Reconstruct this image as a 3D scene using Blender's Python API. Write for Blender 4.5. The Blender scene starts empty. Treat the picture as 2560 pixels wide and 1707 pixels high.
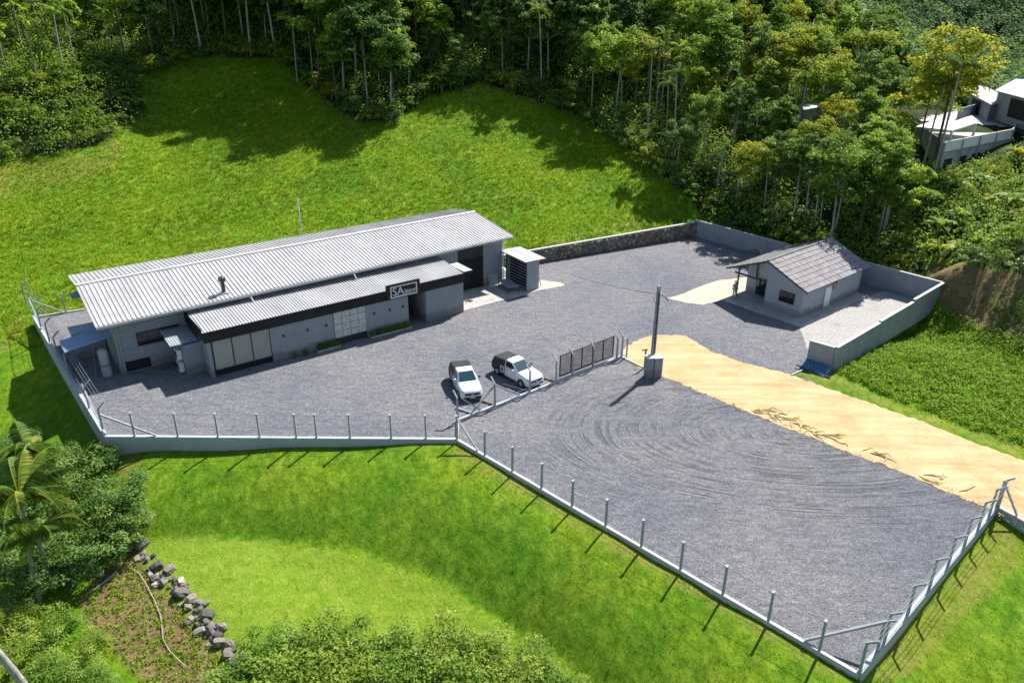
import bpy, math, random
import numpy as np
from mathutils import Vector, Matrix, Euler

S = bpy.context.scene
C = S.collection
R = math.radians
rnd = random.Random(7)
rng = np.random.default_rng(11)

# ------------------------------------------------------------------ camera, sky, sun
CAMH, FPX, PITCH, ROLL = 28.0, 1950.0, R(24.6676), R(0.3897)
cd = bpy.data.cameras.new('camera'); cam = bpy.data.objects.new('camera', cd); C.objects.link(cam)
cam.matrix_world = Matrix.Translation((0, 0, CAMH)) @ Matrix.Rotation(math.pi/2 - PITCH, 4, 'X') @ Matrix.Rotation(ROLL, 4, 'Z')
cd.sensor_width = 36; cd.lens = 36*FPX/2560; cd.clip_end = 3000
S.camera = cam
SUN_EL, SUN_AZ = R(49), R(54)          # azimuth measured from +x towards +y
w = bpy.data.worlds.new('World'); S.world = w; w.use_nodes = True
nt = w.node_tree; bg = nt.nodes['Background']
sk = nt.nodes.new('ShaderNodeTexSky'); sk.sky_type = 'NISHITA'; sk.sun_disc = False
sk.sun_elevation = SUN_EL; sk.sun_rotation = math.pi/2 - SUN_AZ; sk.altitude = 100
nt.links.new(sk.outputs[0], bg.inputs[0]); bg.inputs[1].default_value = 0.08
sd = bpy.data.lights.new('sun', 'SUN'); sd.energy = 5.0; sd.angle = R(0.53); sd.color = (1, 0.955, 0.88)
sun = bpy.data.objects.new('sun', sd); C.objects.link(sun)
sun.rotation_euler = Vector((-math.cos(SUN_AZ)*math.cos(SUN_EL), -math.sin(SUN_AZ)*math.cos(SUN_EL), -math.sin(SUN_EL))).to_track_quat('-Z', 'Y').to_euler()
sun.location = (60, 90, 120)
S.view_settings.view_transform = 'Standard'; S.view_settings.look = 'None'
S.view_settings.exposure = 0.78; S.view_settings.gamma = 1; S.view_settings.use_curve_mapping = False

# ------------------------------------------------------------------ survey: picture point -> ground point
def U(px, py, z=0.0):
    x = px-1280; y = py-853.5
    X = x*math.cos(ROLL)+y*math.sin(ROLL); Y = -x*math.sin(ROLL)+y*math.cos(ROLL)
    cp, sp = math.cos(PITCH), math.sin(PITCH)
    d = (X, FPX*cp-Y*sp, -FPX*sp-Y*cp)
    t = (z-CAMH)/d[2]
    return Vector((d[0]*t, d[1]*t, z))
def PX(x, y, z):                        # ground point -> picture point (arrays)
    cp, sp = math.cos(PITCH), math.sin(PITCH); z = z-CAMH
    d = y*cp-z*sp; u = y*sp+z*cp
    X = FPX*x/d; Y = -FPX*u/d
    return 1280+X*math.cos(ROLL)-Y*math.sin(ROLL), 853.5+X*math.sin(ROLL)+Y*math.cos(ROLL), d

# ------------------------------------------------------------------ helpers
def tag(o, label=None, cat=None, group=None, kind=None):
    if label: o['label'] = label
    if cat: o['category'] = cat
    if group: o['group'] = group
    if kind: o['kind'] = kind
    return o
def empty(name, loc=(0, 0, 0), rz=0, label=None, cat=None, group=None):
    o = bpy.data.objects.new(name, None); C.objects.link(o)
    o.location = loc; o.rotation_euler = (0, 0, rz); o.empty_display_size = .3
    return tag(o, label, cat, group)
def mesh_np(name, V, F, mat=None, attr=None, smooth=False):
    me = bpy.data.meshes.new(name)
    V = np.asarray(V, np.float32); F = np.asarray(F, np.int32); k = F.shape[1]
    me.vertices.add(len(V)); me.vertices.foreach_set('co', V.ravel())
    me.loops.add(F.size); me.loops.foreach_set('vertex_index', F.ravel())
    me.polygons.add(len(F)); me.polygons.foreach_set('loop_start', np.arange(0, F.size, k, dtype=np.int32))
    try: me.polygons.foreach_set('loop_total', np.full(len(F), k, np.int32))
    except Exception: pass
    me.update(calc_edges=True)
    if smooth: me.polygons.foreach_set('use_smooth', np.ones(len(F), bool))
    if attr is not None:
        for an, av in attr.items():
            av = np.asarray(av, np.float32)
            if av.ndim == 1:
                a = me.attributes.new(an, 'FLOAT', 'POINT'); a.data.foreach_set('value', av)
            else:
                a = me.attributes.new(an, 'FLOAT_COLOR', 'POINT'); a.data.foreach_set('color', av.ravel())
    if mat: me.materials.append(mat)
    return me
def put(name, me, parent=None, loc=(0, 0, 0), rot=(0, 0, 0), scale=(1, 1, 1)):
    o = bpy.data.objects.new(name, me); C.objects.link(o)
    if parent: o.parent = parent
    o.location = loc; o.rotation_euler = rot; o.scale = scale
    return o
class MB:
    def __init__(s): s.v = []; s.f = []
    def add(s, vs, fs):
        n = len(s.v); s.v += [tuple(v) for v in vs]; s.f += [tuple(i+n for i in f) for f in fs]; return s
    def box(s, x0, x1, y0, y1, z0, z1, M=None):
        vs = [Vector(p) for p in ((x0,y0,z0),(x1,y0,z0),(x1,y1,z0),(x0,y1,z0),(x0,y0,z1),(x1,y0,z1),(x1,y1,z1),(x0,y1,z1))]
        if M: vs = [M @ v for v in vs]
        return s.add(vs, [(3,2,1,0),(4,5,6,7),(0,1,5,4),(1,2,6,5),(2,3,7,6),(3,0,4,7)])
    def bar(s, a, b, wx, wy=None, up=(0, 0, 1)):      # rectangular bar from a to b
        a = Vector(a); b = Vector(b); wy = wy or wx
        d = (b-a); L = d.length; d.normalize(); u = Vector(up)
        if abs(d.dot(u)) > .98: u = Vector((1, 0, 0))
        x = d.cross(u).normalized(); y = x.cross(d).normalized()
        M = Matrix((x, y, d)).transposed().to_4x4(); M.translation = a
        return s.box(-wx/2, wx/2, -wy/2, wy/2, 0, L, M)
    def tube(s, pts, r, n=8, cap=True):
        pts = [Vector(p) for p in pts]; rs = r if isinstance(r, (list, tuple)) else [r]*len(pts)
        base = len(s.v); prev = None
        for i, p in enumerate(pts):
            d = (pts[min(i+1, len(pts)-1)]-pts[max(i-1, 0)]).normalized()
            u = Vector((1, 0, 0)) if abs(d.x) < .9 else Vector((0, 1, 0))
            x = d.cross(u).normalized() if prev is None else (prev - d*prev.dot(d)).normalized()
            prev = x; y = d.cross(x)
            for k in range(n):
                a = 2*math.pi*k/n; s.v.append(tuple(p+(x*math.cos(a)+y*math.sin(a))*rs[i]))
        for i in range(len(pts)-1):
            for k in range(n):
                a = base+i*n+k; b = base+i*n+(k+1) % n
                s.f.append((a, b, b+n, a+n))
        if cap:
            s.f.append(tuple(base+k for k in range(n))[::-1]); s.f.append(tuple(base+(len(pts)-1)*n+k for k in range(n)))
        return s
    def prism(s, poly, z0, z1):
        n = len(poly); z0 = z0 if hasattr(z0, '__len__') else [z0]*n; z1 = z1 if hasattr(z1, '__len__') else [z1]*n
        vs = [(p[0], p[1], z0[i]) for i, p in enumerate(poly)]+[(p[0], p[1], z1[i]) for i, p in enumerate(poly)]
        return s.add(vs, [tuple(range(n))[::-1], tuple(range(n, 2*n))]+[(i, (i+1) % n, n+(i+1) % n, n+i) for i in range(n)])
    def extr(s, prof, axis, t0, t1):     # profile in the two other axes, extruded along axis
        def mk(p, t): return (t, p[0], p[1]) if axis == 0 else ((p[0], t, p[1]) if axis == 1 else (p[0], p[1], t))
        n = len(prof)
        return s.add([mk(p, t0) for p in prof]+[mk(p, t1) for p in prof], [tuple(range(n)), tuple(range(n, 2*n))[::-1]]+[(i, n+i, n+(i+1) % n, (i+1) % n) for i in range(n)])
    def loft(s, rings, cap=True, close=True):
        n = len(rings[0]); base = len(s.v)
        for r_ in rings: s.v += [tuple(p) for p in r_]
        for i in range(len(rings)-1):
            for k in range(n if close else n-1):
                a = base+i*n+k; b = base+i*n+(k+1) % n; s.f.append((a, b, b+n, a+n))
        if cap: s.f.append(tuple(base+k for k in range(n))[::-1]); s.f.append(tuple(base+(len(rings)-1)*n+k for k in range(n)))
        return s
    def mesh(s, name, mat=None, smooth=False, bevel=0, fix=True):
        me = bpy.data.meshes.new(name); me.from_pydata(s.v, [], s.f); me.update()
        if fix or bevel:
            import bmesh
            bm = bmesh.new(); bm.from_mesh(me)
            if bevel: bmesh.ops.bevel(bm, geom=list(bm.edges), offset=bevel, segments=1, affect='EDGES')
            bmesh.ops.recalc_face_normals(bm, faces=bm.faces); bm.to_mesh(me); bm.free()
        if smooth: me.polygons.foreach_set('use_smooth', [True]*len(me.polygons))
        if mat: me.materials.append(mat)
        return me
    def build(s, name, mat, parent=None, loc=(0, 0, 0), rot=(0, 0, 0), smooth=False, bevel=0):
        return put(name, s.mesh(name, mat, smooth, bevel), parent, loc, rot)
def sheet(name, poly, z, mat):
    me = bpy.data.meshes.new(name); me.from_pydata([(p[0], p[1], z) for p in poly], [], [tuple(range(len(poly)))]); me.update()
    import bmesh
    bm = bmesh.new(); bm.from_mesh(me); bmesh.ops.recalc_face_normals(bm, faces=bm.faces)
    if bm.faces[:][0].normal.z < 0: bmesh.ops.reverse_faces(bm, faces=bm.faces)
    bmesh.ops.triangulate(bm, faces=bm.faces); bm.to_mesh(me); bm.free()
    me.materials.append(mat); return put(name, me)
def rough_poly(poly, step=.5, amp=.15, seed=1):
    r = random.Random(seed); out = []
    n = len(poly)
    for i in range(n):
        a = Vector(poly[i][:2]); b = Vector(poly[(i+1) % n][:2]); k = max(1, int((b-a).length/step))
        nrm = Vector((-(b-a).y, (b-a).x)).normalized()
        for j in range(k):
            out.append(tuple(a.lerp(b, j/k)+nrm*r.uniform(-amp, amp)))
    return out

# ------------------------------------------------------------------ materials
def newmat(name):
    m = bpy.data.materials.new(name); m.use_nodes = True
    return m, m.node_tree, m.node_tree.nodes['Principled BSDF']
def N(nt, t, **k):
    n = nt.nodes.new(t)
    for a, b in k.items():
        if a.startswith('i_'): n.inputs[int(a[2:])].default_value = b
        else: setattr(n, a, b)
    return n
def coords(nt): return N(nt, 'ShaderNodeNewGeometry').outputs['Position']
def noise(nt, vec, scale, detail=3, rough=.55):
    n = N(nt, 'ShaderNodeTexNoise'); n.inputs['Scale'].default_value = scale; n.inputs['Detail'].default_value = detail; n.inputs['Roughness'].default_value = rough
    nt.links.new(vec, n.inputs['Vector']); return n.outputs['Fac']
def ramp(nt, fac, stops):
    r = N(nt, 'ShaderNodeValToRGB'); e = r.color_ramp.elements
    while len(e) < len(stops): e.new(.5)
    for i, (p, c) in enumerate(stops):
        e[i].position = p; e[i].color = (*c, 1) if len(c) == 3 else c
    nt.links.new(fac, r.inputs[0]); return r.outputs[0]
def mixc(nt, fac, a, b, mode='MIX'):
    m = N(nt, 'ShaderNodeMix', data_type='RGBA', blend_type=mode)
    for s, v in ((m.inputs[0], fac), (m.inputs[6], a), (m.inputs[7], b)):
        if hasattr(v, 'links') or hasattr(v, 'is_linked'): nt.links.new(v, s)
        else: s.default_value = v if not isinstance(v, tuple) else ((*v, 1) if len(v) == 3 else v)
    return m.outputs[2]
def bump(nt, b, h, strength, dist=.05):
    n = N(nt, 'ShaderNodeBump'); n.inputs['Strength'].default_value = strength; n.inputs['Distance'].default_value = dist
    nt.links.new(h, n.inputs['Height']); nt.links.new(n.outputs[0], b.inputs['Normal']); return n
def M(name, col, rough=.75, metal=0, var=.12, scale=1.2, bmp=.15, bs=18, spec=.4, stain=None, splash=None):
    m, nt, b = newmat(name); p = coords(nt)
    b.inputs['Roughness'].default_value = rough; b.inputs['Metallic'].default_value = metal; b.inputs['Specular IOR Level'].default_value = spec
    f = noise(nt, p, scale, 5, .65)
    lo = tuple(c*(1-var*1.6) for c in col); hi = tuple(min(1, c*(1+var*1.3)) for c in col)
    c = ramp(nt, f, [(.3, lo), (.7, hi)])
    if stain:
        f2 = noise(nt, p, stain[1], 4, .7); s = ramp(nt, f2, [(.52, (0, 0, 0)), (.72, (1, 1, 1))])
        c = mixc(nt, s, c, stain[0])
    nt.links.new(c, b.inputs['Base Color'])
    if splash:
        sz_ = N(nt, 'ShaderNodeSeparateXYZ'); nt.links.new(p, sz_.inputs[0]); q = N(nt, 'ShaderNodeMath', operation='MULTIPLY_ADD'); nt.links.new(noise(nt, p, 2.2, 5, .7), q.inputs[0]); q.inputs[1].default_value = -1.3; nt.links.new(sz_.outputs[2], q.inputs[2])
        k = ramp(nt, q.outputs[0], [(.0, (.75, .75, .75)), (.12, (0, 0, 0))]); c = mixc(nt, k, c, splash)
        mpv = N(nt, 'ShaderNodeMapping'); nt.links.new(p, mpv.inputs[0]); mpv.inputs['Scale'].default_value = (1, 1, .12)
        c = mixc(nt, 1.0, c, ramp(nt, noise(nt, mpv.outputs[0], 3.5, 5, .7), [(.40, (.93, .93, .925)), (.58, (1, 1, 1))]), 'MULTIPLY'); nt.links.new(c, b.inputs['Base Color'])
    if bmp: bump(nt, b, noise(nt, p, bs, 4, .7), bmp, .03)
    return m
def leafmat(name, stops, trans=.45, rough=.6, objvar=.28):
    m, nt, b = newmat(name)
    at = N(nt, 'ShaderNodeAttribute', attribute_name='v'); oi = N(nt, 'ShaderNodeObjectInfo')
    c = ramp(nt, at.outputs['Fac'], stops)
    hs = N(nt, 'ShaderNodeHueSaturation'); nt.links.new(c, hs.inputs['Color'])
    mr = N(nt, 'ShaderNodeMapRange'); nt.links.new(oi.outputs['Random'], mr.inputs[0]); mr.inputs[3].default_value = 1-objvar; mr.inputs[4].default_value = 1+objvar
    nt.links.new(mr.outputs[0], hs.inputs['Value'])
    mh = N(nt, 'ShaderNodeMapRange'); nt.links.new(oi.outputs['Random'], mh.inputs[0]); mh.inputs[3].default_value = .515; mh.inputs[4].default_value = .475
    nt.links.new(mh.outputs[0], hs.inputs['Hue'])
    b.inputs['Roughness'].default_value = rough; b.inputs['Specular IOR Level'].default_value = .12
    nt.links.new(hs.outputs[0], b.inputs['Base Color'])
    tr = N(nt, 'ShaderNodeBsdfTranslucent'); nt.links.new(hs.outputs[0], tr.inputs[0])
    mx = N(nt, 'ShaderNodeMixShader'); mx.inputs[0].default_value = trans
    nt.links.new(b.outputs[0], mx.inputs[1]); nt.links.new(tr.outputs[0], mx.inputs[2])
    nt.links.new(mx.outputs[0], nt.nodes['Material Output'].inputs[0]); return m

WALL = M('painted_wall_grey', (.27, .30, .335), .85, var=.05, scale=.6, bmp=.12, bs=25, splash=(.20, .18, .16))
WALL2 = M('cottage_wall', (.35, .38, .43), .85, var=.05, scale=.6, bmp=.1, bs=25, splash=(.25, .22, .19))
ROOFM, nt_, b_ = newmat('zinc_roof')
p_ = coords(nt_); b_.inputs['Roughness'].default_value = .55; b_.inputs['Metallic'].default_value = .15
f_ = noise(nt_, p_, .5, 5, .7); c_ = ramp(nt_, f_, [(.3, (.38, .375, .385)), (.7, (.50, .495, .505))])
s_ = ramp(nt_, noise(nt_, p_, 1.7, 6, .75), [(.56, (0, 0, 0)), (.74, (.55, .55, .55))]); c_ = mixc(nt_, s_, c_, (.36, .30, .25))
oi_ = N(nt_, 'ShaderNodeObjectInfo'); mr_ = N(nt_, 'ShaderNodeMapRange'); nt_.links.new(oi_.outputs['Random'], mr_.inputs[0]); mr_.inputs[3].default_value = .93; mr_.inputs[4].default_value = 1.05
hs_ = N(nt_, 'ShaderNodeHueSaturation'); nt_.links.new(mr_.outputs[0], hs_.inputs['Value']); nt_.links.new(c_, hs_.inputs['Color']); nt_.links.new(hs_.outputs[0], b_.inputs['Base Color'])
WALLD = M('dark_panel_joint', (.12, .13, .14), .9, var=.05)
BLACK = M('black_metal', (.018, .019, .021), .5, .2, var=.15, bmp=.02)
BLACKW = M('black_paint', (.03, .03, .033), .6, var=.1, bmp=.03)
STEEL = M('galvanised_steel', (.42, .44, .46), .45, .5, var=.1, bmp=.02)
DSTEEL = M('dark_steel', (.07, .08, .09), .45, .6, var=.1, bmp=.02)
WHITE = M('white_paint', (.78, .78, .78), .6, var=.04, bmp=.03)
CONC = M('concrete', (.42, .42, .40), .9, var=.12, scale=1.3, bmp=.25, bs=14, stain=((.30, .28, .25), .7))
CONCP = M('precast_post', (.33, .36, .38), .85, var=.1, scale=3, bmp=.15, bs=14)
BLOCK = M('block_wall_render', (.28, .31, .35), .9, var=.08, scale=.8, bmp=.15, bs=12, stain=((.22, .24, .27), .35))
KERBW = M('yard_wall_render', (.42, .45, .48), .9, var=.08, scale=.8, bmp=.12, bs=12, stain=((.32, .34, .36), .4))
CAPM = M('wall_coping', (.52, .51, .50), .85, var=.08)
SHEETG = M('grey_corrugated', (.36, .40, .43), .5, .2, var=.08, bmp=.03)
WOOD = M('weathered_wood', (.20, .15, .10), .85, var=.3, scale=4)
STRAW = M('dry_straw', (.68, .54, .20), .8, var=.3, scale=5)
DARKIN = M('dark_interior', (.012, .013, .014), .8, var=.1)
FROST = M('frosted_glass', (.50, .52, .49), .25, 0, var=.18, scale=5, bmp=.1, bs=12, spec=.6)
CURT = M('curtained_glass', (.30, .31, .27), .25, 0, var=.05, scale=.5, bmp=.0, spec=.6)
GLASSD, nt_, b_ = newmat('tinted_glass'); b_.inputs['Base Color'].default_value = (.012, .018, .024, 1); b_.inputs['Roughness'].default_value = .06; b_.inputs['Specular IOR Level'].default_value = .7
CARGL, nt_, b_ = newmat('windscreen_glass'); b_.inputs['Base Color'].default_value = (.012, .05, .07, 1); b_.inputs['Roughness'].default_value = .05; b_.inputs['Specular IOR Level'].default_value = .8
CARW, nt_, b_ = newmat('white_car_paint'); b_.inputs['Base Color'].default_value = (.74, .75, .76, 1); b_.inputs['Roughness'].default_value = .22; b_.inputs['Coat Weight'].default_value = .4
CARK = M('black_vinyl', (.028, .032, .036), .55, var=.12, bmp=.05, bs=40)
TYRE = M('tyre_rubber', (.015, .015, .016), .85)
CHROME, nt_, b_ = newmat('bright_trim'); b_.inputs['Base Color'].default_value = (.6, .6, .62, 1); b_.inputs['Metallic'].default_value = .9; b_.inputs['Roughness'].default_value = .25
LAMPG, nt_, b_ = newmat('lamp_lens'); b_.inputs['Base Color'].default_value = (.5, .52, .55, 1); b_.inputs['Roughness'].default_value = .1
REDL, nt_, b_ = newmat('red_lens'); b_.inputs['Base Color'].default_value = (.35, .02, .02, 1); b_.inputs['Roughness'].default_value = .2
BLUE = M('blue_awning_sheet', (.30, .42, .55), .45, .2, var=.08, bmp=.03)
TARP = M('blue_mosaic_tarp', (.06, .17, .30), .7, var=.7, scale=9, bmp=.4, bs=8)
TILEM = M('roof_tile', (.27, .25, .262), .85, var=.22, scale=1.5, bmp=.25, bs=20)
TILEM2 = M('roof_tile_mossy', (.17, .18, .16), .9, var=.3, scale=2, bmp=.3, bs=20)
STONEM, nt_, b_ = newmat('field_stone')
p_ = coords(nt_); oi_ = N(nt_, 'ShaderNodeObjectInfo')
c_ = ramp(nt_, oi_.outputs['Random'], [(0, (.10, .092, .085)), (.4, (.20, .18, .16)), (.75, (.32, .28, .235)), (1, (.50, .45, .37))])
c_ = mixc(nt_, ramp(nt_, noise(nt_, p_, 6, 5, .7), [(.35, (.6, .6, .6)), (.65, (1.25, 1.2, 1.1))]), (0, 0, 0), c_) if False else mixc(nt_, 1.0, c_, ramp(nt_, noise(nt_, p_, 6, 5, .7), [(.3, (.55, .55, .55)), (.7, (1, 1, 1))]), 'MULTIPLY')
nt_.links.new(c_, b_.inputs['Base Color']); b_.inputs['Roughness'].default_value = .9; bump(nt_, b_, noise(nt_, p_, 14, 5, .7), .4, .05)
MORTAR = M('stone_wall_mortar', (.17, .15, .11), .95, var=.5, scale=3, bmp=.6, bs=6)
BARK = M('pale_bark', (.36, .34, .31), .9, var=.25, scale=3, bmp=.3, bs=10)
BARKD = M('brown_bark', (.13, .10, .075), .95, var=.3, scale=3, bmp=.4, bs=8)
HOSE = M('pale_hose', (.45, .42, .36), .7)
SKIN = M('skin', (.35, .2, .14), .6, var=.05, bmp=0)
CLOTHB = M('blue_shirt', (.16, .24, .38), .9, var=.1); CLOTHW = M('pale_cloth', (.5, .48, .45), .9, var=.08)

# gravel
GRAVEL, nt, b = newmat('crushed_stone')
p = coords(nt); b.inputs['Roughness'].default_value = .95; b.inputs['Specular IOR Level'].default_value = .2
gn = mixc(nt, .5, noise(nt, p, 3.4, 7, .85), noise(nt, p, 11, 3, .7))
c = ramp(nt, gn, [(.38, (.08, .085, .10)), (.5, (.195, .20, .218)), (.62, (.39, .39, .41))])
big = ramp(nt, noise(nt, p, .10, 5, .62), [(.33, (.80, .83, .90)), (.62, (1.12, 1.08, 1.03))])
c = mixc(nt, 1.0, c, big, 'MULTIPLY')
mpg = N(nt, 'ShaderNodeMapping'); nt.links.new(p, mpg.inputs[0]); mpg.inputs['Scale'].default_value = (1.1, 2.4, 1); mpg.inputs['Rotation'].default_value = (0, 0, .5)
mot = ramp(nt, noise(nt, mpg.outputs[0], .8, 6, .75), [(.38, (.78, .79, .82)), (.62, (1.12, 1.11, 1.1))])
c = mixc(nt, 1.0, c, mot, 'MULTIPLY')
# wheel ruts: arcs round a turning point on the outer yard
tc = U(2010, 1080)
vm = N(nt, 'ShaderNodeVectorMath', operation='SUBTRACT'); nt.links.new(p, vm.inputs[0]); vm.inputs[1].default_value = tuple(tc)
ms = N(nt, 'ShaderNodeMapping'); nt.links.new(vm.outputs[0], ms.inputs[0]); ms.inputs['Rotation'].default_value = (0, 0, R(43)); ms.inputs['Scale'].default_value = (.62, 1.15, 0)
vl = N(nt, 'ShaderNodeVectorMath', operation='LENGTH'); nt.links.new(ms.outputs[0], vl.inputs[0])
sx_ = N(nt, 'ShaderNodeSeparateXYZ'); nt.links.new(ms.outputs[0], sx_.inputs[0])
an_ = N(nt, 'ShaderNodeMath', operation='ARCTAN2'); nt.links.new(sx_.outputs[1], an_.inputs[0]); nt.links.new(sx_.outputs[0], an_.inputs[1])
cb = N(nt, 'ShaderNodeCombineXYZ'); nt.links.new(vl.outputs['Value'], cb.inputs[0]); nt.links.new(an_.outputs[0], cb.inputs[1])
wp_ = N(nt, 'ShaderNodeMapping'); nt.links.new(cb.outputs[0], wp_.inputs[0]); wp_.inputs['Scale'].default_value = (3.4, 1.1, 1)
rut = ramp(nt, noise(nt, wp_.outputs[0], 1.0, 3, .6), [(.44, (1, 1, 1)), (.52, (0, 0, 0))])
dmask = ramp(nt, vl.outputs['Value'], [(.0, (0, 0, 0)), (.06, (1, 1, 1)), (.62, (.9, .9, .9)), (.85, (0, 0, 0))])
ml = N(nt, 'ShaderNodeMath', operation='MULTIPLY'); ml.inputs[1].default_value = 1/16; nt.links.new(vl.outputs['Value'], ml.inputs[0])
nt.links.new(ml.outputs[0], dmask.node.inputs[0])
patch = ramp(nt, noise(nt, ms.outputs[0], .45, 3, .6), [(.40, (0, 0, 0)), (.60, (1, 1, 1))])
mk = mixc(nt, 1.0, dmask, patch, 'MULTIPLY')
rutc = mixc(nt, 1.0, rut, mk, 'MULTIPLY')
rh = N(nt, 'ShaderNodeMath', operation='MULTIPLY'); nt.links.new(rutc, rh.inputs[0]); rh.inputs[1].default_value = .72
c = mixc(nt, rh.outputs[0], c, (.10, .105, .12)); nt.links.new(c, b.inputs['Base Color'])
bm_ = N(nt, 'ShaderNodeMath', operation='MULTIPLY_ADD'); nt.links.new(rutc, bm_.inputs[0]); bm_.inputs[1].default_value = -.8; nt.links.new(noise(nt, p, 7.5, 6, .85), bm_.inputs[2])
bump(nt, b, bm_.outputs[0], .85, .14)

WGRAV = M('white_gravel', (.37, .365, .35), .95, var=.3, scale=6, bmp=.5, bs=8, stain=((.27, .27, .27), .5))
SAND, nt, b = newmat('sandy_earth')
p = coords(nt); b.inputs['Roughness'].default_value = .95; b.inputs['Specular IOR Level'].default_value = .15
mp = N(nt, 'ShaderNodeMapping'); nt.links.new(p, mp.inputs[0]); mp.inputs['Rotation'].default_value = (0, 0, R(46)); mp.inputs['Scale'].default_value = (.25, 2.2, 1)
c = ramp(nt, noise(nt, mp.outputs[0], .55, 5, .6), [(.25, (.47, .33, .17)), (.48, (.59, .44, .25)), (.75, (.67, .54, .34))])
c = mixc(nt, 1.0, c, ramp(nt, noise(nt, p, 5, 6, .8), [(.3, (.80, .78, .74)), (.65, (1, 1, 1))]), 'MULTIPLY')
c = mixc(nt, 1.0, c, ramp(nt, noise(nt, p, .35, 6, .7), [(.36, (.84, .79, .72)), (.55, (1, 1, 1))]), 'MULTIPLY')
nt.links.new(c, b.inputs['Base Color']); bump(nt, b, noise(nt, p, 3, 8, .8), .55, .07)
SANDP = M('pale_sand', (.52, .45, .36), .95, var=.14, scale=2, bmp=.3, bs=10)

# grass ground, zone colours: r bare earth, g forest litter, b dry/yellow, alpha painted sunlight on the lower lawn
GRASS, nt, b = newmat('grass_ground')
p = coords(nt); b.inputs['Roughness'].default_value = .9; b.inputs['Specular IOR Level'].default_value = .1
mpx = N(nt, 'ShaderNodeMapping'); nt.links.new(p, mpx.inputs[0]); mpx.inputs['Scale'].default_value = (1, .6, 1)
c = ramp(nt, noise(nt, mpx.outputs[0], 1.6, 7, .75), [(.30, (.06, .14, .006)), (.5, (.145, .265, .012)), (.70, (.29, .40, .03))])
c = mixc(nt, 1.0, c, ramp(nt, noise(nt, p, .16, 6, .65), [(.35, (.62, .88, .7)), (.5, (.92, 1, 1)), (.65, (1.2, 1.04, 1.1))]), 'MULTIPLY')
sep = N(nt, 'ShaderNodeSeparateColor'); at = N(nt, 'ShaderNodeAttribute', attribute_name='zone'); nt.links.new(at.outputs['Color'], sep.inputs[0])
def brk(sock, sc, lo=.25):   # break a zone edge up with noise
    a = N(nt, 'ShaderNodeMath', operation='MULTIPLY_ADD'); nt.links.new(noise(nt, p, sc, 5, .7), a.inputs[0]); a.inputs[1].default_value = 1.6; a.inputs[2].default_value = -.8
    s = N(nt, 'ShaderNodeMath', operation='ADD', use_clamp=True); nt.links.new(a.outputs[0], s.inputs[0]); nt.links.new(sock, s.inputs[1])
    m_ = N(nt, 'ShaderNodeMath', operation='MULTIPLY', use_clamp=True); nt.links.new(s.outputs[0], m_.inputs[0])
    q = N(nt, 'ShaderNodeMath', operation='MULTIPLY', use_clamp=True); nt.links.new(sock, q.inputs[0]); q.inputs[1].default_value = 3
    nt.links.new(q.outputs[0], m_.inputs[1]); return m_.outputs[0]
lawn_sun = N(nt, 'ShaderNodeMath', operation='MULTIPLY'); nt.links.new(at.outputs['Alpha'], lawn_sun.inputs[0]); lawn_sun.inputs[1].default_value = .85  # stronger sun on the flat lower lawn, put into the grass colour
c = mixc(nt, lawn_sun.outputs[0], c, ramp(nt, noise(nt, p, 1.3, 6, .7), [(.3, (.15, .30, .014)), (.7, (.33, .44, .05))]))
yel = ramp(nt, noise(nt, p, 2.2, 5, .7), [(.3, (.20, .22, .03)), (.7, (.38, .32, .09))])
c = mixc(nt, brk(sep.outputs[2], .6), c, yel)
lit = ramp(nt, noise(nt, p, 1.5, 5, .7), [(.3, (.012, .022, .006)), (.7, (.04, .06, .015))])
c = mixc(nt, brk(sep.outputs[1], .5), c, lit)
ear = ramp(nt, noise(nt, p, .9, 7, .75), [(.3, (.16, .10, .055)), (.55, (.28, .19, .10)), (.75, (.42, .31, .18))])
c = mixc(nt, brk(sep.outputs[0], .8), c, ear)
nt.links.new(c, b.inputs['Base Color']); bump(nt, b, noise(nt, mpx.outputs[0], 3.2, 7, .8), .9, .25)

GBLADE = leafmat('grass_blade', [(0, (0.073, 0.177, 0.005)), (.45, (0.171, 0.323, 0.010)), (.85, (0.317, 0.464, 0.022)), (1, (0.488, 0.500, 0.085))], .35, .7, 0)
WEEDL = leafmat('weed_leaf', [(0, (.09, .19, .008)), (.5, (.20, .35, .015)), (1, (.36, .50, .05))], .35, .55, .1)
LEAF = leafmat('forest_leaf', [(0, (0.065, 0.143, 0.016)), (.5, (0.182, 0.325, 0.036)), (1, (0.429, 0.585, 0.078))], .48, .6, .35)
LEAFY = leafmat('yellowgreen_leaf', [(0, (0.092, 0.172, 0.011)), (.55, (0.287, 0.368, 0.023)), (1, (0.529, 0.529, 0.057))], .5, .6, .2)
LEAFD = leafmat('dark_leaf', [(0, (0.051, 0.109, 0.020)), (.5, (0.131, 0.246, 0.043)), (1, (0.319, 0.478, 0.102))], .42, .6, .3)
BUSHL = leafmat('bush_leaf', [(0, (.05, .12, .022)), (.55, (.11, .23, .04)), (1, (.27, .40, .12))], .3, .4, .12)
FARL = leafmat('far_leaf', [(0, (0.047, 0.121, 0.047)), (.5, (0.095, 0.216, 0.068)), (1, (0.216, 0.365, 0.095))], .4, .7, 0)  # bluish tint paints the haze over the distant hill into the leaves
PALML = leafmat('palm_leaf', [(0, (.05, .12, .016)), (.6, (.13, .24, .035)), (1, (.36, .38, .06))], .35, .4, .2)
SHRUBY = leafmat('bright_shrub_leaf', [(0, (.08, .17, .016)), (.55, (.19, .32, .04)), (1, (.38, .49, .10))], .35, .5, .1)

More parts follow.
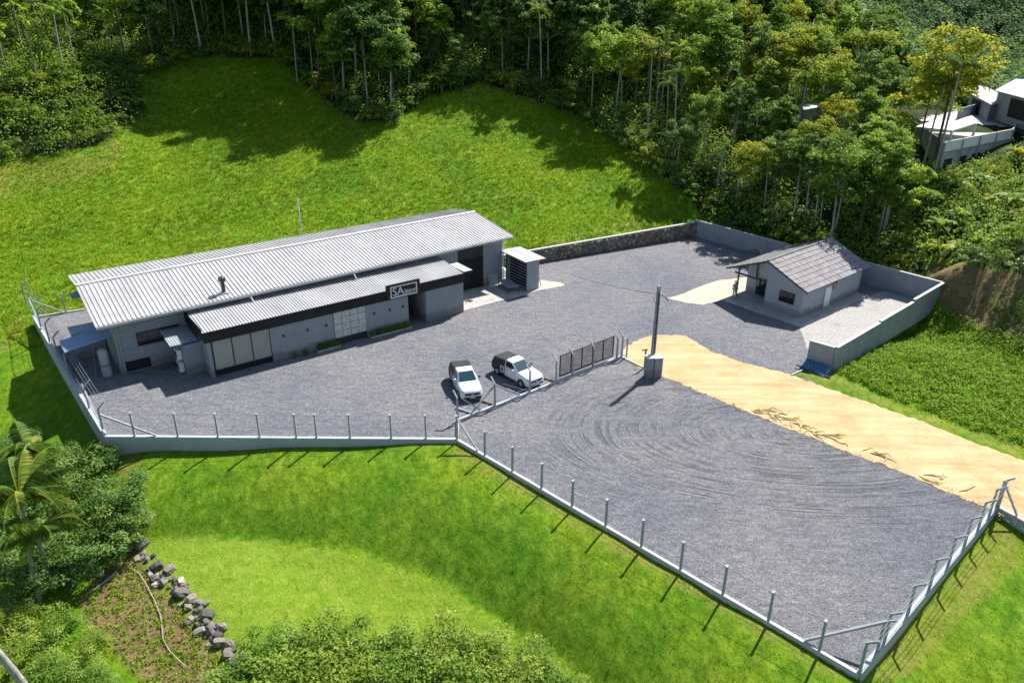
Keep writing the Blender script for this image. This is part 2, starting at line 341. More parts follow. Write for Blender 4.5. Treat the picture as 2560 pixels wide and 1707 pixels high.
# ------------------------------------------------------------------ terrain
W_TH, W_O = .631, (-32.534, 55.747)                 # warehouse frame
C_TH, C_O = .69403, (16.498, 48.144)                # cottage frame
def fr(th, O, a, c): return (O[0]+a*math.cos(th)-c*math.sin(th), O[1]+a*math.sin(th)+c*math.cos(th))
def WF(a, c): return fr(W_TH, W_O, a, c)
def CF(a, c): return fr(C_TH, C_O, a, c)
P_LB = (-43.6, 65.4); P_LF = (-27.35, 45.0); P_MC = (-3.64, 44.94); P_RC = (15.6, 25.5); P_RG = (28.66, 37.85)
P_E = (41.2, 70.1); P_N = (22.3, 92.2); P_S1 = (3.3, 81.7); P_S0 = WF(39.6, 1.0); P_S00 = WF(39.0, 8.6); P_WS = (25.7, 55.9); P_WS0 = (24.07, 57.3)
P_LB2 = WF(.95, 13.7); P_LB3 = WF(30, 11.5)
P_G0 = (-3.78, 47.45); P_G1 = (9.06, 57.99)
road_up = [(1556, 878), (1567, 863), (1595, 850), (1629, 838), (1710, 838), (1770, 874), (1861, 908), (1974, 936), (2051, 964), (2139, 995), (2285, 1046), (2431, 1105), (2504, 1130), (2620, 1172)]
road_dn = [(1556, 893), (1603, 922), (1651, 940), (1710, 962), (1821, 1010), (1956, 1065), (2029, 1094), (2120, 1130), (2212, 1163), (2358, 1225), (2460, 1267), (2500, 1283), (2640, 1350)]
ru = [tuple(U(*q)[:2]) for q in road_up]; rd = [tuple(U(*q)[:2]) for q in road_dn]
# footprint kept flat by the terrain (inset on the low side, widened on the high side)
TP = [(P_LB[0]+.5, P_LB[1]-.1), (P_LF[0]+.4, P_LF[1]+.35), (P_MC[0], P_MC[1]+.4), (P_RC[0], P_RC[1]+.6), (P_RG[0]-.3, P_RG[1]+.2), (31.5, 35.5), (48, 36), tuple(U(2700, 1185)[:2]), tuple(U(2431, 1092)[:2]), tuple(U(2285, 1034)[:2]), tuple(U(2139, 982)[:2]), tuple(U(2051, 952)[:2]), tuple(U(1995, 940)[:2]), (P_WS[0]-.1, P_WS[1]+.3), (P_E[0]-.3, P_E[1]+.2), (P_E[0]+.4, P_E[1]+.6), (P_N[0]+.5, P_N[1]+.9), (P_S1[0]-.4, P_S1[1]+.9), (P_S0[0]-.3, P_S0[1]+.7), P_S00, P_LB3, P_LB2, (P_LB[0]+.3, P_LB[1]+.5)]
def inpoly(x, y, poly):
    x = np.asarray(x); y = np.asarray(y); ins = np.zeros(x.shape, bool); n = len(poly)
    for i in range(n):
        x1, y1 = poly[i][:2]; x2, y2 = poly[(i+1) % n][:2]
        if y1 == y2: continue
        cnd = ((y1 > y) != (y2 > y)) & (x < (x2-x1)*(y-y1)/(y2-y1)+x1); ins ^= cnd
    return ins
ctrl_px = [  # picture x, y, height
 (278,1131,-1.25),(430,1124,-.9),(600,1118,-.7),(800,1114,-.45),(1000,1111,-.3),(1143,1112,-.15),(240,1060,-1.4),(170,960,-1.3),(110,860,-1.0),(70,790,-.6),
 (1300,1200,-.15),(1500,1312,-.15),(1700,1430,-.15),(1900,1545,-.15),(2090,1665,-.15),
 (1250,1270,-1.0),(1450,1400,-1.1),(1650,1530,-1.2),(1850,1680,-1.2),
 (370,1338,-3.2),(500,1342,-3.2),(700,1352,-3.1),(900,1385,-3.0),(1090,1450,-3.0),(1270,1570,-3.0),(1440,1640,-3.0),(1530,1720,-3.0),
 (700,1230,-1.9),(1000,1230,-1.4),(450,1220,-2.2),(1150,1400,-2.3),(1350,1550,-2.4),
 (700,1420,-3.4),(700,1550,-3.5),(900,1600,-3.5),(1150,1620,-3.4),(1100,1800,-3.7),(700,1800,-3.9),(1500,1900,-3.3),
 (500,1450,-3.4),(600,1600,-3.6),(380,1500,-4.0),(480,1640,-4.2),(300,1420,-3.8),(150,1500,-4.3),(0,1600,-4.6),(200,1700,-4.7),(-200,1500,-4.6),(150,1300,-3.4),(0,1200,-3.2),(-200,1200,-3.5),(60,1050,-2.4),(0,950,-1.9),(-200,1000,-2.4),(0,850,-1.0),(-200,800,-.8),
 (0,700,.2),(60,720,.1),(160,640,.9),(400,600,1.6),(700,560,2.2),(1000,500,3.0),(1250,560,2.0),(1350,610,1.6),(1500,570,1.7),(1650,545,1.8),(1742,540,1.9),
 (0,560,2.0),(0,408,6.5),(-250,450,6),(240,375,7.4),(340,300,9.5),(330,170,15.5),(200,200,15),(0,250,13),(-200,200,15),(600,420,5.5),(600,300,9.6),(620,160,16),(780,220,13),(900,300,9.8),(900,420,5.6),(1150,400,6.2),(1150,300,9.6),(1200,205,14),(1450,290,9.8),(1500,430,5.2),(1600,400,6.2),(1700,480,4.2),
 (1850,555,2.2),(1990,595,1.4),(2100,610,1.8),(2000,540,3.4),(2200,560,3.4),(2200,690-60,2.2),(2340,690,1.6),
 (2365,775,.1),(2440,830,.1),(2560,900,.1),(2700,960,.1),(2390,660,4.2),(2480,660,4.6),(2560,690,4.8),(2700,720,5.0),
 (2120,930,-.05),(2250,980,-.1),(2400,1040,-.1),(2560,1110,-.1),(2300,880,-.1),(2500,960,0),
 (2350,520,5.2),(2500,520,5.6),(2400,440,6.5),(2560,400,7.8),(2250,450,6.0),(2480,290,9.6),(2600,300,9.8),
 (2200,1650,-.6),(2350,1480,-.5),(2500,1340,-.5),(2560,1500,-1.0),(2400,1700,-1.3),(2650,1700,-1.6)]
ctrl = [(*U(a, b_, z)[:2], z) for a, b_, z in ctrl_px]
ctrl += [(-110,150,25),(-60,158,27),(-25,160,28),(10,160,27),(40,158,24),(-150,190,45),(-60,205,46),(0,210,46),(50,200,38),(-60,260,60),(20,260,60),
         (85,140,8),(110,130,9),(80,170,9),(130,170,9),(95,215,12),(160,220,13),(110,270,34),(180,280,38),(120,340,66),(220,350,70),(70,240,34),(60,300,62),(0,340,85),(-150,330,85),(250,200,15),(260,120,8),(150,60,3),(150,10,-1),(60,0,-4),(0,5,-4.5),(-60,10,-6),(-120,60,-5),(-130,110,8),(-180,140,26),(70,20,-3),(90,90,5.5),(70,75,4.8)]
ctrl = np.array(ctrl)
def tpsk(r2): return np.where(r2 > 0, r2*np.log(r2+1e-12)*.5, 0)
K = tpsk(((ctrl[:, None, :2]-ctrl[None, :, :2])**2).sum(-1)) + np.eye(len(ctrl))*2.0
Pm = np.c_[np.ones(len(ctrl)), ctrl[:, :2]]
A_ = np.zeros((len(ctrl)+3,)*2); A_[:len(ctrl), :len(ctrl)] = K; A_[:len(ctrl), -3:] = Pm; A_[-3:, :len(ctrl)] = Pm.T
tw = np.linalg.solve(A_, np.r_[ctrl[:, 2], 0, 0, 0])
GX = np.arange(-190, 290, 2.0); GY = np.arange(-10, 372, 2.0)
gx, gy = np.meshgrid(GX, GY, indexing='ij'); pts = np.c_[gx.ravel(), gy.ravel()]
GZ = np.concatenate([tpsk(((q[:, None, :]-ctrl[None, :, :2])**2).sum(-1)) @ tw[:-3] + tw[-3] + q @ tw[-2:] for q in np.array_split(pts, 20)]).reshape(gx.shape)
def tps(x, y):
    x = np.clip(np.asarray(x, float), GX[0], GX[-1]-.01); y = np.clip(np.asarray(y, float), GY[0], GY[-1]-.01)
    i = ((x-GX[0])/2).astype(int); j = ((y-GY[0])/2).astype(int); u = (x-GX[i])/2; v = (y-GY[j])/2
    return GZ[i, j]*(1-u)*(1-v)+GZ[i+1, j]*u*(1-v)+GZ[i, j+1]*(1-u)*v+GZ[i+1, j+1]*u*v
def wob(x, y): return .12*np.sin(x*.7+1.3*np.sin(y*.5))*np.sin(y*.6+.8*np.sin(x*.4))
crest = [tuple(U(*q, -3.1)[:2]) for q in ((-300, 1420), (100, 1375), (370, 1338), (500, 1340), (700, 1352), (900, 1385), (1090, 1450), (1270, 1570), (1440, 1680), (1560, 1780), (1700, 1950))]
wline = [(-60, 45.0), P_LF, P_MC, P_RC, (28, 12.8)]
bankp = wline+[(20, 5)]+crest[::-1]+[(-60, 30)]
def pdist(x, y, pl):
    best = np.full(np.shape(x), 1e9)
    for (x1, y1), (x2, y2) in zip(pl[:-1], pl[1:]):
        dx, dy = x2-x1, y2-y1; u = np.clip(((x-x1)*dx+(y-y1)*dy)/(dx*dx+dy*dy), 0, 1); best = np.minimum(best, np.hypot(x-x1-u*dx, y-y1-u*dy))
    return best
def ground(x, y):
    x = np.asarray(x, float); y = np.asarray(y, float)
    z = tps(x, y)
    dw = pdist(x, y, wline[1:]); dc = pdist(x, y, crest); t = dw/(dw+dc+1e-6)
    zf = np.where(x < -3.64, -.15-1.0*np.clip((-x-3.64)/23.8, 0, 1), -.15)
    zb = zf+(-3.15-zf)*t**1.9
    ramp_ = np.clip((x+27)/3, 0, 1)
    z = np.where(inpoly(x, y, bankp), z*(1-ramp_)+zb*ramp_, z)
    z = z+wob(x, y)*.6
    return np.where(inpoly(x, y, TP), -.06, z)
def gz(x, y): return float(ground(np.array([x]), np.array([y]))[0])
def G(px, py):                          # where the line of sight through a picture point meets the ground
    lo = None
    for t in np.linspace(.05, 1, 400)**1.5*380:
        d = (U(px, py, 0)-Vector((0, 0, CAMH))).normalized() if U(px, py, 0).y > 0 else -(U(px, py, 0)-Vector((0, 0, CAMH))).normalized()
        q = Vector((0, 0, CAMH))+d*float(t)
        if q.z < gz(q.x, q.y):
            a, b__ = lo, float(t)
            for _ in range(12):
                m_ = (a+b__)/2; q = Vector((0, 0, CAMH))+d*m_
                if q.z < gz(q.x, q.y): b__ = m_
                else: a = m_
            return Vector((q.x, q.y, gz(q.x, q.y)))
        lo = float(t)
    return None
forest_edge = [(-400,430),(0,405),(235,372),(345,300),(335,190),(330,150),(560,140),(700,150),(740,190),(830,262),(900,305),(985,305),(1080,238),(1150,225),(1200,205),(1290,235),(1450,290),(1530,340),(1640,430),(1720,490),(1765,552),(1980,612),(2175,664),(2355,712),(2300,640),(2400,650),(2560,690),(3000,700),(3000,-300),(-400,-300)]
dirt_bank = [(2300,690),(2330,655),(2400,660),(2480,672),(2560,690),(2640,700),(2640,930),(2560,890),(2460,830),(2390,800),(2352,760)]
dirt_patch = [(335,1350),(345,1400),(420,1480),(480,1560),(560,1640),(600,1720),(400,1760),(300,1640),(230,1560),(190,1500),(250,1430),(300,1380)]
yellow = [[(345,1345),(500,1342),(700,1354),(900,1387),(1090,1452),(1270,1572),(1440,1682),(1560,1800),(620,1760),(560,1640),(480,1560),(420,1480)],[(1160,1120),(2120,1690),(2090,1700),(1120,1130)], [(2510,1290),(2150,1700),(2260,1700),(2560,1400)], [(2080,930),(2000,935),(2560,1145),(2560,1120),(2200,995)], [(-100,420),(250,380),(330,330),(300,420),(-100,520)], [(0,860),(60,760),(70,800),(0,900)], [(270,1120),(360,1130),(330,1200),(290,1190)], [(1250,640),(1330,630),(1600,560),(1590,552),(1340,618)]]  # first outline: lower lawn, lightened as if sunlit; the rest dry grass
def mk_axis(segs):
    out = []
    for a, b__, s in segs: out += list(np.arange(a, b__, s))
    return np.array(out)
ax = mk_axis([(-190, -80, 4), (-80, -50, 1.6), (-50, 50, .42), (50, 80, 1.6), (80, 290, 4)]); ay = mk_axis([(-10, 14, 3), (14, 46, .34), (46, 100, .55), (100, 145, 1.1), (145, 372, 4)])
mx_, my_ = np.meshgrid(ax, ay, indexing='ij'); tz = ground(mx_, my_)
ppx, ppy, dd = PX(mx_, my_, tz)
zone = np.zeros((mx_.size, 4), np.float32); zone[:, 3] = 1
fx, fy = ppx.ravel(), ppy.ravel(); front = (dd.ravel() > 1)
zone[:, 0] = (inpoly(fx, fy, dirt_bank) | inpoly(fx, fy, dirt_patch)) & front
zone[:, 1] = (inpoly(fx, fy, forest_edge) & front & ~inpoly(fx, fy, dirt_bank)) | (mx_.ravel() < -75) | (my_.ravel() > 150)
for k_, y_ in enumerate(yellow): zone[:, 2] = np.maximum(zone[:, 2], (inpoly(fx, fy, y_) & front)*(.12 if k_ == 0 else .5))  # weak tint on the first outline belongs to its painted sunlight
house_yard = [(2385,345),(2440,322),(2500,300),(2520,290),(2760,300),(2760,375),(2560,360),(2530,332),(2480,345)]
zone[:, 1] *= 1-zone[:, 0]
zone[:, 3] = inpoly(fx, fy, yellow[0]) & front  # mask of the sunlit tone painted below the bank crest
nx_, ny_ = len(ax), len(ay); idx = np.arange(nx_*ny_).reshape(nx_, ny_)
FQ = np.stack([idx[:-1, :-1], idx[1:, :-1], idx[1:, 1:], idx[:-1, 1:]], -1).reshape(-1, 4)
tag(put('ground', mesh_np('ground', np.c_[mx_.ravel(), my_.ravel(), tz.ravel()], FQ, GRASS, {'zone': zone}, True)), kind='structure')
# skirt to the horizon
sk_ = MB(); sk_.box(-3000, 3000, -1500, 4000, -30, -29.9); tag(sk_.build('far_terrain', M('far_green', (.04, .07, .02), .95)), kind='structure')

# yard surfaces
yard = [P_LB, P_LF, P_MC, P_RC, P_RG] + [q for q in rd[::-1] if q[0] < P_RG[0]-.3] + ru[:9] + [tuple(U(2000, 930)[:2]), P_WS0, P_WS, P_E, P_N, P_S1, P_S0, P_S00, P_LB3, P_LB2]
tag(sheet('gravel_yard', yard, 0, GRAVEL), kind='structure')
rpoly = rough_poly(ru+rd[::-1], .28, .11, 3)
tag(sheet('sand_road', rpoly, .012, SAND), kind='structure')
tag(sheet('white_gravel_court', rough_poly([CF(17.3, 6.3), (24.6, 57.3), (25.8, 56.2), (40.9, 70.0), (37.5, 74.0), CF(29.6, 6.35)], .6, .05, 5), .010, WGRAV), kind='structure')
pp = [U(*q)[:2] for q in ((1668, 745), (1700, 737), (1760, 712), (1800, 700), (1870, 693), (1862, 735), (1812, 748), (1760, 762), (1715, 757))]
tag(sheet('pale_sand_path', rough_poly(pp, .5, .06, 9), .008, SANDP), kind='structure')

# ------------------------------------------------------------------ warehouse
wh = empty('warehouse', (W_O[0], W_O[1], 0), W_TH, 'long grey warehouse with pale ribbed metal roof and black fascia lean-to on the gravel yard', 'warehouse')
ZE, ZR, ZB = (4.63, 4.98), (5.80, 5.88), (5.38, 5.22)   # front eave, ridge, back eave heights at the two ends
A0, A1 = -.35, 37.95
CE, CRI, CBK = -3.3, 3.75, 7.9
def lerp(a, b, t): return a+(b-a)*t
def rib_sheet(wid, ribs, p0, p1, p2, p3, hgt=.06):       # p0 low-left, p1 low-right, p2 up-right, p3 up-left
    m = MB(); p0, p1, p2, p3 = map(Vector, (p0, p1, p2, p3))
    nrm = (p1-p0).cross(p3-p0).normalized(); prof = []
    for k in range(ribs):
        for u, h in ((0, 0), (.60, 0), (.70, 1), (.86, 1), (.96, 0)): prof.append(((k+u)/ribs, h*hgt))
    prof.append((1, 0)); lo = [p0.lerp(p1, u)+nrm*h for u, h in prof]; hi = [p3.lerp(p2, u)+nrm*h for u, h in prof]
    n = len(prof); m.add(lo+hi, [(i, i+1, n+i+1, n+i) for i in range(n-1)])
    return m
ns_ = 38
for k in range(ns_):
    t0, t1 = k/ns_, (k+1)/ns_; a0, a1 = lerp(A0, A1, t0), lerp(A0, A1, t1)
    for (nm, ca, cb, Z0, Z1) in (('roof_sheet', CE, CRI, ZE, ZR), ('roof_sheet', CRI, CBK, ZR, ZB)):
        lo = [(a0, ca, lerp(*Z0, t0)), (a1, ca, lerp(*Z0, t1)), (a1, cb, lerp(*Z1, t1)), (a0, cb, lerp(*Z1, t0))]
        o = rib_sheet(1, 3, *lo).build(nm, ROOFM, wh)
        o.location.z = .004*(k % 2)
m = MB(); m.add([(A0-.02, CRI-.25, ZR[0]+.04), (A1+.02, CRI-.25, ZR[1]+.04), (A0-.02, CRI, ZR[0]+.10), (A1+.02, CRI, ZR[1]+.10), (A0-.02, CRI+.25, ZR[0]+.04), (A1+.02, CRI+.25, ZR[1]+.04)], [(0,1,3,2),(2,3,5,4)])
m.build('ridge_cap', ROOFM, wh)
# roof underside / rafters and gable fill
m = MB()
for k in range(9):
    a = lerp(A0+.6, A1-.6, k/8); t = k/8
    m.bar((a, CE+.1, lerp(*ZE, t)-.12), (a, CRI, lerp(*ZR, t)-.12), .12, .18); m.bar((a, CRI, lerp(*ZR, t)-.12), (a, CBK-.1, lerp(*ZB, t)-.12), .12, .18)
m.build('rafter', DSTEEL, wh)
WC = -2.35                                               # main front wall line
m = MB(); m.box(A0, A1, CE-.16, CE-.02, ZE[0]-.16, ZE[0]-.02)
MM = MB(); MM.add([(A0, CE-.18, ZE[0]-.2), (A1, CE-.18, ZE[1]-.2), (A1, CE, ZE[1]-.2), (A0, CE, ZE[0]-.2), (A0, CE-.18, ZE[0]-.02), (A1, CE-.18, ZE[1]-.02), (A1, CE, ZE[1]-.02), (A0, CE, ZE[0]-.02)], [(3,2,1,0),(4,5,6,7),(0,1,5,4),(1,2,6,5),(2,3,7,6),(3,0,4,7)])
MM.build('gutter', STEEL, wh)
# precast wall panels: courses 0.95 m high between pilasters
def panel_wall(c, a0, a1, zt, nb, side, name='wall_panel', along=0):
    zs = [0, .95, 1.95, 2.95, 3.95, zt]
    for i in range(nb):
        x0 = lerp(a0, a1, i/nb); x1 = lerp(a0, a1, (i+1)/nb)
        for z0, z1 in zip(zs[:-1], zs[1:]):
            if z1-z0 < .05: continue
            m = MB()
            if along == 0: m.box(x0+.012, x1-.012, c-.06, c+.06, z0+.012, z1-.008)
            else: m.box(c-.06, c+.06, x0+.012, x1-.012, z0+.012, z1-.008)
            m.build(name, WALL, wh)
WL, WR_ = .85, 37.0
def zfr(a): return lerp(*ZE, (a-A0)/(A1-A0))
panel_wall(WC, WL+.15, 6.6, 4.55, 1, -1)
panel_wall(WC, 6.62, 31.5, 4.6, 5, -1)
m = MB(); m.box(33.0+.0, 34.8, WC+.1, WC+.2, 0, 4.7); m.build('door_recess', DARKIN, wh)
m = MB()                                                  # tall black ribbed sliding door, slightly open
for k in range(26): m.extr([(WC-.02, 2.35), (WC+.03, 2.35), (WC+.03, 4.75), (WC-.02, 4.75)], 0, 31.9+k*.113, 31.9+k*.113+.07)
m.box(31.9, 34.85, WC+.03, WC+.06, 2.35, 4.75); m.build('door_header_sheet', DSTEEL, wh)
d_ = MB(); d_.box(32.2, 34.8, WC-.10, WC-.05, .05, 3.2); dd_ = d_.build('sliding_door', BLACK, wh)
m = MB()
for k in range(12): m.box(32.25+k*.215, 32.30+k*.215, WC-.15, WC-.10, .08, 3.15)
m.build('door_rib', BLACK, dd_)
panel_wall(WC, 34.9, WR_, 4.75, 1, -1)
m = MB(); m.box(WL-.05, WL+.14, WC-.10, WC+.10, 0, 4.5); m.build('pilaster', WALL, wh)
m = MB(); m.box(WR_+.0, WR_+.15, WC-.10, WC+.10, 0, 4.85); m.build('pilaster', WALL, wh)
m = MB(); m.box(31.5, 31.88, WC-.06, WC+.06, 0, 4.7); m.build('pilaster', WALL, wh)
panel_wall(WL, WC+.12, 7.2, 4.55, 3, -1, along=1); panel_wall(WR_+.08, WC+.12, 7.2, 4.8, 3, 1, along=1)
for a_, zb in ((WL, 0), (WR_+.08, 1)):
    m = MB(); m.extr([(WC+.1, 4.5), (7.25, 4.5), (7.25, ZB[zb]-.12), (CRI, ZR[zb]-.14), (WC+.1, lerp(ZE[zb], ZR[zb], (WC-CE)/(CRI-CE))-.14)], 0, a_-.05, a_+.05); m.build('gable', WALL, wh)
m = MB(); m.box(WL, WR_, 7.2, 7.32, 0, 5.1); m.build('back_wall', WALL, wh)
m = MB(); m.tube([(WL+.22, WC-.16, 4.45), (WL+.22, WC-.16, .05)], .05); m.build('downpipe', STEEL, wh)
m = MB(); m.tube([(WR_+.30, WC-.14, 4.8), (WR_+.30, WC-.14, .05)], .06); m.build('downpipe', WHITE, wh)
m = MB(); m.tube([(WR_+.1, WC-.18, 3.4), (WR_+.1, WC-.18, .05)], .04); m.build('downpipe', STEEL, wh)
# window in shadow at the left end
wi = MB(); wi.box(2.35, 5.6, WC-.085, WC-.065, 2.02, 3.15); wo = wi.build('window', DARKIN, wh)
for k in range(4): m = MB(); m.box(2.40+k*.8, 3.15+k*.8, WC-.105, WC-.09, 2.07, 3.1); m.build('pane', GLASSD if k < 3 else DARKIN, wo)
m = MB(); m.box(1.2, 3.0, WC-.09, WC-.064, .12, .95); m.build('crawl_opening', DARKIN, wh)
# lean-to
LA, LB_, LC = 6.12, 29.6, -7.15
ZL0, ZL1 = 3.78, 4.1     # at eave front (top of sheets slightly below fascia top), at the back
nl = 24
for k in range(nl):
    a0, a1 = lerp(LA+.05, LB_-.02, k/nl), lerp(LA+.05, LB_-.02, (k+1)/nl)
    o = rib_sheet(1, 4, (a0, LC+.05, 3.80), (a1, LC+.05, 3.80), (a1+.0, WC+.02-.06, 4.22), (a0, WC-.06, 4.22), .055).build('lean_to_roof_sheet', ROOFM, wh); o.location.z = .004*(k % 2)
def fascia(name, x0, x1, y, horizontal, z0, z1):
    f = MB(); n = int((x1-x0)/.16)
    if horizontal: f.box(x0, x1, y-.02, y+.02, z0, z1)
    else: f.box(y-.02, y+.02, x0, x1, z0, z1)
    for k in range(n):
        t = x0+.03+k*.16
        if horizontal: f.box(t, t+.08, y-.045, y-.02, z0+.01, z1-.01)
        else: f.box(y-.045, y-.02, t, t+.08, z0+.01, z1-.01)
    return f.build(name, BLACK, wh)
fascia('fascia', LA, LB_+.0, LC-.02, True, 3.0, 3.88)
fascia('fascia', LC, WC-.1, LA-.02, False, 3.25, 4.18)
m = MB(); m.box(LB_, LB_+.05, LC+.02, WC-.1, 3.1, 3.95); m.build('fascia', BLACK, wh)
# grey flat canopy edge past the right end
m = MB(); m.box(LB_+.05, LB_+1.1, LC+.3, WC-1.9, 3.62, 3.85); m.build('canopy_return', BLACKW, wh)
m = MB(); m.box(LB_+.05, LB_+1.1, LC+.3, WC-1.9, 3.854, 3.875); m.build('canopy_flashing', CONC, wh)
FC = -6.95    # front wall of lean-to
def fw(a0, a1, name='front_wall', c=FC, z1=3.1, mat=WALL):
    m = MB(); m.box(a0, a1, c-.08, c+.08, 0, z1); return m.build(name, mat, wh)
fw(6.35, 6.62, 'corner_pier'); fw(11.25, 16.65); fw(19.65, 23.75); fw(25.55, 29.55)
m = MB(); m.box(25.5, 25.66, FC+.09, WC-.08, 0, 3.2); m.build('passage_wall', WALL, wh)
m = MB(); m.box(23.6, 23.75, FC+.09, WC-.08, 0, 3.2); m.build('passage_wall', BLACKW, wh)
m = MB(); m.box(6.35, 6.48, FC+.09, WC-.08, 0, 3.3); m.build('side_wall', WALL, wh)
m = MB(); m.box(29.42, 29.55, FC+.09, WC-.08, 0, 3.3); m.build('side_wall', WALL, wh)
m = MB(); m.box(23.76, 25.49, WC-.3, WC-.2, 0, 3.2); m.build('passage_end', DARKIN, wh)
# show window of three panes
sw = MB(); sw.box(6.63, 11.24, FC-.02, FC+.02, .0, 3.0); so = sw.build('show_window', BLACKW, wh)
for k in range(3):
    x0 = 6.78+k*1.5
    m = MB(); m.box(x0, x0+1.40, FC-.04, FC-.025, .55, 2.95); m.build('pane', CURT, so)
    m = MB(); m.box(x0, x0+1.40, FC-.04, FC-.025, .08, .48); m.build('pane', GLASSD, so)
# frosted glazed wall of small panes
gw = MB(); gw.box(16.66, 19.64, FC-.02, FC+.02, 0, 3.0); go = gw.build('glazed_wall', BLACKW, wh)
for i in range(4):
    for j in range(4):
        z0 = .62+j*.6; m = MB(); m.box(16.72+i*.735, 16.72+i*.735+.70, FC-.045, FC-.025, z0, z0+.57); m.build('pane', FROST, go)
for a in (12.3, 14.35, 16.0, 20.4, 21.9, 23.2):
    m = MB(); m.box(a-.07, a+.07, FC-.20, FC-.082, 1.95, 2.15); o = m.build('wall_light', BLACKW, wh, bevel=.01)
# swan pipe between roofs, antenna base etc.
for a in (11.2, 20.4):
    m = MB(); z = zfr(a); m.tube([(a, CE-.12, z-.15), (a+.05, CE-.35, z-.4), (a+.1, CE-.5, z-.62)], .05, 8); m.build('overflow_pipe', WHITE, wh)
m = MB(); m.tube([(9.45, -2.3, zfr(9.4)+.05), (9.45, -2.3, zfr(9.4)+1.15)], .16, 10); ch = m.build('flue', DSTEEL, wh, smooth=False)
m = MB(); m.tube([(9.45, -2.3, zfr(9.4)+1.12), (9.45, -2.3, zfr(9.4)+1.2), (9.45, -2.3, zfr(9.4)+1.5), (9.45, -2.3, zfr(9.4)+1.58)], [.18, .30, .30, .12], 8); m.build('flue_cap', DSTEEL, ch)
m = MB(); m.box(9.1, 9.8, -2.6, -2.0, zfr(9.4)+.17, zfr(9.4)+.22); m.build('flashing', ROOFM, wh)
# left annex with two gas cabinets and a small awning
m = MB(); m.box(4.95, 6.34, -5.5, WC-.1, 0, 2.55); m.build('annex', WALL, wh)
def awning(name, x0, x1, y0, y1, zl, zh, mat, ax_=1, n=10):
    m = rib_sheet(1, n, (x0, y0, zl), (x1, y0, zl), (x1, y1, zh), (x0, y1, zh), .03) if ax_ else rib_sheet(1, n, (x0, y1, zl), (x0, y0, zl), (x1, y0, zh), (x1, y1, zh), .03)
    return m.build(name, mat, wh)
awning('awning', 4.05, 6.1, -5.55, WC-.1, 2.72, 2.95, SHEETG)
# left end: lower side awning and tank
awning('side_awning', -2.6, .75, -1.7, .9, 2.55, 3.0, BLUE, 0, 14)
m = MB(); m.box(-1.5, .7, 2.4, 4.0, 0, 2.2); m.build('side_annex', WALL, wh)
m = MB(); m.box(-1.6, .75, 2.3, 4.1, 2.21, 2.32); m.build('side_annex_roof', BLUE, wh)
m = MB(); m.box(-1.52, -1.504, 2.7, 3.5, 1.0, 1.9); m.build('window', DARKIN, wh)
# back ventilator box poking out
m = MB(); m.box(-.75, .0, 4.6, 5.2, 4.4, 4.75); m.build('vent_box', BLUE, wh)

# sign
sg = empty('shop_sign', (*WF(21.9, LC-.10), 3.05), W_TH, 'black rectangular sign with white border and white lettering above the passage', 'sign')
m = MB(); m.box(-.35, 2.95, -.10, .08, 0, 1.32); m.build('board', BLACK, sg)
m = MB()
for q in ((.02, 2.62, .10, .19), (.02, 2.62, 1.06, 1.15), (.02, .11, .19, 1.06), (2.53, 2.62, .19, 1.06)): m.box(q[0], q[1], -.135, -.10, q[2], q[3])
m.build('border', WHITE, sg)
def text(s, size, x, z, parent, mat=WHITE, y=-.12, rot=(math.pi/2, 0, 0), ext=.012, name='lettering'):
    cu = bpy.data.curves.new(name, 'FONT'); cu.body = s; cu.size = size; cu.extrude = ext
    o = bpy.data.objects.new('tmp', cu); C.objects.link(o)
    me = bpy.data.meshes.new_from_object(o.evaluated_get(bpy.context.evaluated_depsgraph_get())); bpy.data.objects.remove(o)
    me.materials.clear(); me.materials.append(mat); return put(name, me, parent, (x, y, z), rot)
text('SA', 1.0, .2, .32, sg); text('bient', .56, 1.38, .34, sg); 
m = MB(); m.box(.5, 2.4, -.125, -.10, .24, .27); m.build('underline', WHITE, sg)

# planters and plants at the front wall
def mesh_leaves(name, P, Nn, size, mat, var=None, bend=.25, aspect=.45):
    n = len(P); P = np.asarray(P); Nn = np.asarray(Nn); Nn = Nn/np.linalg.norm(Nn, axis=1, keepdims=True)
    rv = rng.normal(size=(n, 3)); X = np.cross(Nn, rv); X /= np.linalg.norm(X, axis=1, keepdims=True); Y = np.cross(Nn, X)
    s = np.asarray(size)*np.ones(n); s = s[:, None]
    V = np.stack([P-X*s*.5, P+Y*s*aspect*.5+Nn*s*bend*.3, P+X*s*.5-Nn*s*bend*.2, P-Y*s*aspect*.5+Nn*s*bend*.3], 1).reshape(-1, 3)
    F = np.arange(n*4).reshape(-1, 4); v = rng.random(n) if var is None else var
    return mesh_np(name, V, F, mat, {'v': np.repeat(v, 4)})
def blades(name, P, h, mat, nb=4, spread=.12, wdt=.02, lean=.5, var=None):
    P = np.repeat(np.asarray(P), nb, 0); n = len(P); hh = np.repeat(np.asarray(h)*np.ones(n//nb), nb)*rng.uniform(.6, 1.2, n)
    a = rng.uniform(0, 2*np.pi, n); b_ = P.copy(); b_[:, :2] += rng.normal(size=(n, 2))*spread
    d = np.c_[np.cos(a), np.sin(a)]; l = rng.uniform(.2, 1, n)*lean
    tip = b_.copy(); tip[:, 2] += hh; tip[:, :2] += d*(hh*l)[:, None]
    s = np.c_[-d[:, 1], d[:, 0], np.zeros(n)]*wdt
    V = np.stack([b_-s, b_+s, tip], 1).reshape(-1, 3); F = np.arange(n*3).reshape(-1, 3)
    v = np.repeat(rng.random(n//nb), nb) if var is None else np.repeat(var, nb)
    return mesh_np(name, V, F, mat, {'v': np.repeat(v, 3)})
